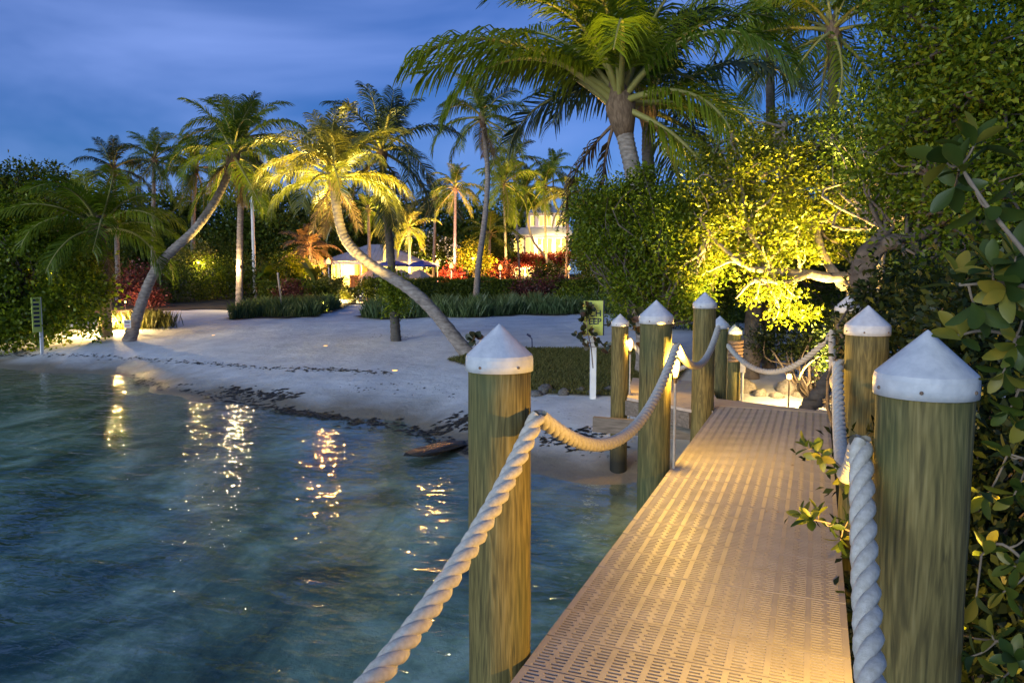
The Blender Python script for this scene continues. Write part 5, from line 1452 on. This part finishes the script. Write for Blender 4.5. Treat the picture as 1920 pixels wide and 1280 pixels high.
# little notice on the leaning palm
p = at(239, 607, 24.15)
t = thing('palm_notice', 'small white notice fixed to the left leaning palm foot', 'sign', tuple(p), YAW)
MB().box(-.11, .11, -.012, .012, -.13, .13).build('plate', M['white'], t)
for q, (z, mt) in enumerate(((.07, 'navy'), (.03, 'navy'), (-.04, 'red_print'), (-.08, 'red_print'))): MB().box(-.08, .08, -.018, -.014, z - .01, z + .012).build('print_line', M[mt], t)

# ------------------------------------------------------------------ near leaves: mangrove sprays, sea grape
def leaf_mesh(name, L_, W_, mat, fold=.12, curl=.15, rnd=False):
    prof = [.06, .45, .8, 1.0, .97, .74, .22] if not rnd else [.25, .8, 1.0, 1.0, .9, .62, .1]
    n = len(prof); V = []; FA = []
    for q, w_ in enumerate(prof):
        s = q / (n - 1); x = L_ * s; z = -curl * L_ * s * s
        V += [(x, -w_ * W_ / 2, z + fold * W_ * w_), (x, 0, z), (x, w_ * W_ / 2, z + fold * W_ * w_)]
    for q in range(n - 1):
        for c in (0, 1): FA.append((3*q+c, 3*q+c+1, 3*q+c+4, 3*q+c+3))
    me = bpy.data.meshes.new(name); me.from_pydata(V, [], FA); me.update(); me.materials.append(mat)
    for p_ in me.polygons: p_.use_smooth = True
    return me
ML = [leaf_mesh('leaf', 1, .46, M['mangrove'], .14, c) for c in (.05, .18, .3)]
def spray(label, path, ros, size, seed, r=.007, mats=ML, name='mangrove_branch', cat='branch', group='mangrove sprays beside the walkway'):
    """path: stem points (px,py,d); ros: rosettes (px,py,d,n leaves)"""
    rr = random.Random(seed)
    P = [Vector(at(*p)) for p in path]
    base = P[0]
    t = thing(name, label, cat, tuple(base), group=group)
    C = smooth_path(P, 16)
    V, F_ = tube_np(C - np.array(tuple(base)), np.linspace(r, r * .5, 16), 7)
    obj('stem', fast_mesh('stem', V, F_, M['bark_light'], True), t)
    for (px, py, d, n) in ros:
        e = Vector(at(px, py, d))
        q0 = Vector(C[np.argmin(np.linalg.norm(C - np.array(tuple(e)), axis=1))])
        q0 = q0 if (q0 - e).length > .01 else Vector(C[-4])
        if (q0 - e).length > .015:
            V, F_ = tube_np(smooth_path([q0 - base, (q0 + e) / 2 - base + Vector((0, 0, -.01)), e - base], 6), np.linspace(r * .55, r * .35, 6), 6)
            obj('twig', fast_mesh('twig', V, F_, M['bark_light'], True), t)
        ax = (e - q0).normalized() if (e - q0).length > .01 else Vector((0, 0, 1))
        ax = (ax + Vector((0, 0, .5))).normalized()
        u = ax.orthogonal().normalized(); v = ax.cross(u)
        for k_ in range(n):
            a = k_ * 2.4 + rr.uniform(-.3, .3); op = .25 + .85 * k_ / max(1, n - 1)
            d_ = ax * math.cos(op * 1.3) + (u * math.cos(a) + v * math.sin(a)) * math.sin(op * 1.3)
            nz = (ax - d_ * ax.dot(d_)).normalized()
            yv = nz.cross(d_)
            o = obj('leaf', mats[rr.randint(0, len(mats) - 1)], t)
            s_ = size * rr.uniform(.75, 1.15)
            mt = Matrix((d_, yv, nz)).transposed().to_4x4()
            mt.translation = e - base - ax * .012 * k_ / 3
            o.matrix_local = mt @ Matrix.Scale(s_, 4)
    return t
spray('mangrove spray with pale tips against the dark tree at upper right', [(1960, 520, 1.75), (1910, 460, 1.75), (1850, 385, 1.8), (1800, 310, 1.85)],
      [(1800, 305, 1.85, 9), (1830, 265, 1.85, 7), (1770, 300, 1.9, 5), (1850, 390, 1.8, 5), (1790, 350, 1.95, 5)], .085, 1)
spray('mangrove spray level with the near right piling cap', [(1990, 560, 1.9), (1930, 540, 1.9), (1880, 530, 1.92), (1800, 535, 2.0)],
      [(1860, 500, 1.9, 8), (1800, 520, 2.0, 7), (1885, 545, 1.9, 8), (1830, 575, 2.0, 6), (1905, 480, 1.85, 6)], .09, 2)
spray('mangrove spray drooping just right of the piling cap', [(2000, 660, 2.1), (1940, 640, 2.1), (1850, 620, 2.15), (1790, 630, 2.2)],
      [(1800, 625, 2.2, 8), (1850, 610, 2.15, 7), (1905, 650, 2.1, 8), (1880, 700, 2.1, 6), (1920, 590, 2.1, 6)], .085, 3)
spray('mangrove twig reaching over the deck edge, higher one', [(1650, 960, 3.35), (1615, 915, 3.35), (1570, 870, 3.35), (1520, 840, 3.35)],
      [(1512, 835, 3.35, 6), (1540, 858, 3.33, 6), (1572, 880, 3.35, 6), (1600, 915, 3.35, 6), (1620, 945, 3.35, 7), (1530, 846, 3.36, 6), (1590, 895, 3.34, 7)], .07, 4, .006)
spray('mangrove twig reaching over the deck edge, lower one', [(1660, 1040, 3.2), (1620, 1010, 3.2), (1570, 985, 3.2), (1510, 970, 3.2)],
      [(1505, 968, 3.2, 7), (1535, 960, 3.22, 5), (1560, 985, 3.2, 6), (1590, 975, 3.2, 6), (1605, 1005, 3.2, 6), (1575, 1015, 3.2, 7), (1520, 972, 3.18, 6), (1615, 985, 3.22, 7)], .072, 5, .006)
spray('mangrove spray halfway down beside the broad shaded piling', [(2020, 900, 2.3), (1950, 870, 2.3), (1890, 850, 2.35)],
      [(1890, 850, 2.35, 6), (1930, 830, 2.3, 6), (1850, 930, 2.4, 6), (1900, 930, 2.3, 6), (1940, 900, 2.3, 5)], .085, 6)
spray('mangrove spray low at the right edge', [(2020, 1150, 2.3), (1950, 1080, 2.3), (1880, 1020, 2.35), (1840, 1040, 2.4)],
      [(1850, 1030, 2.4, 6), (1900, 1060, 2.3, 7), (1880, 1110, 2.3, 6), (1930, 1000, 2.3, 6), (1830, 1120, 2.4, 5)], .08, 7)
spray('mangrove spray in the bottom right corner', [(2000, 1300, 2.2), (1930, 1250, 2.2), (1870, 1200, 2.25)],
      [(1860, 1190, 2.25, 6), (1820, 1230, 2.3, 5), (1900, 1230, 2.2, 7), (1880, 1270, 2.2, 6), (1780, 1180, 2.5, 5)], .075, 8)
spray('mangrove spray at the right edge above the halfway one', [(2020, 760, 2.2), (1960, 740, 2.2), (1910, 730, 2.25)],
      [(1900, 725, 2.25, 7), (1925, 700, 2.2, 6), (1890, 770, 2.25, 6), (1930, 780, 2.2, 5)], .085, 9)
SG = [leaf_mesh('leaf', 1, .95, M['sea_grape'], .05, c, True) for c in (.05, .2)]
spray('round leaved sea grape climbing over the lime sign', [(1112, 690, 13.3), (1108, 650, 13.3), (1100, 610, 13.3), (1104, 570, 13.35)],
      [(1104, 575, 13.3, 6), (1098, 588, 13.3, 7), (1093, 600, 13.3, 7), (1098, 612, 13.3, 6), (1106, 620, 13.3, 7), (1096, 625, 13.3, 6), (1112, 628, 13.3, 5), (1106, 578, 13.3, 5), (1090, 632, 13.2, 4), (1080, 628, 13.2, 3), (1118, 640, 13.2, 5), (1100, 645, 13.2, 4), (1132, 648, 13.2, 4), (1095, 570, 13.35, 3)], .11, 10, .012, SG, 'sea_grape', 'plant', 'sea grape plants')
spray('round leaved sea grape behind the slim low piling', [(1150, 690, 11.4), (1160, 640, 11.4), (1180, 600, 11.4), (1190, 580, 11.4)],
      [(1142, 610, 11.4, 4), (1185, 600, 11.3, 4), (1192, 620, 11.3, 4), (1196, 585, 11.3, 3), (1150, 650, 11.3, 4), (1140, 660, 11.3, 3), (1192, 650, 11.2, 3)], .12, 11, .012, SG, 'sea_grape', 'plant', 'sea grape plants')
p6 = at(888, 632, 18.6)
spray('round leaved sea grape seedling at the foot of the bending palm', [(893, 650, 18.4), (890, 640, 18.4), (887, 630, 18.4), (886, 625, 18.4)], [(885, 636, 18.3, 4), (893, 632, 18.3, 4)], .2, 12, .012, SG, 'sea_grape', 'plant', 'sea grape plants')
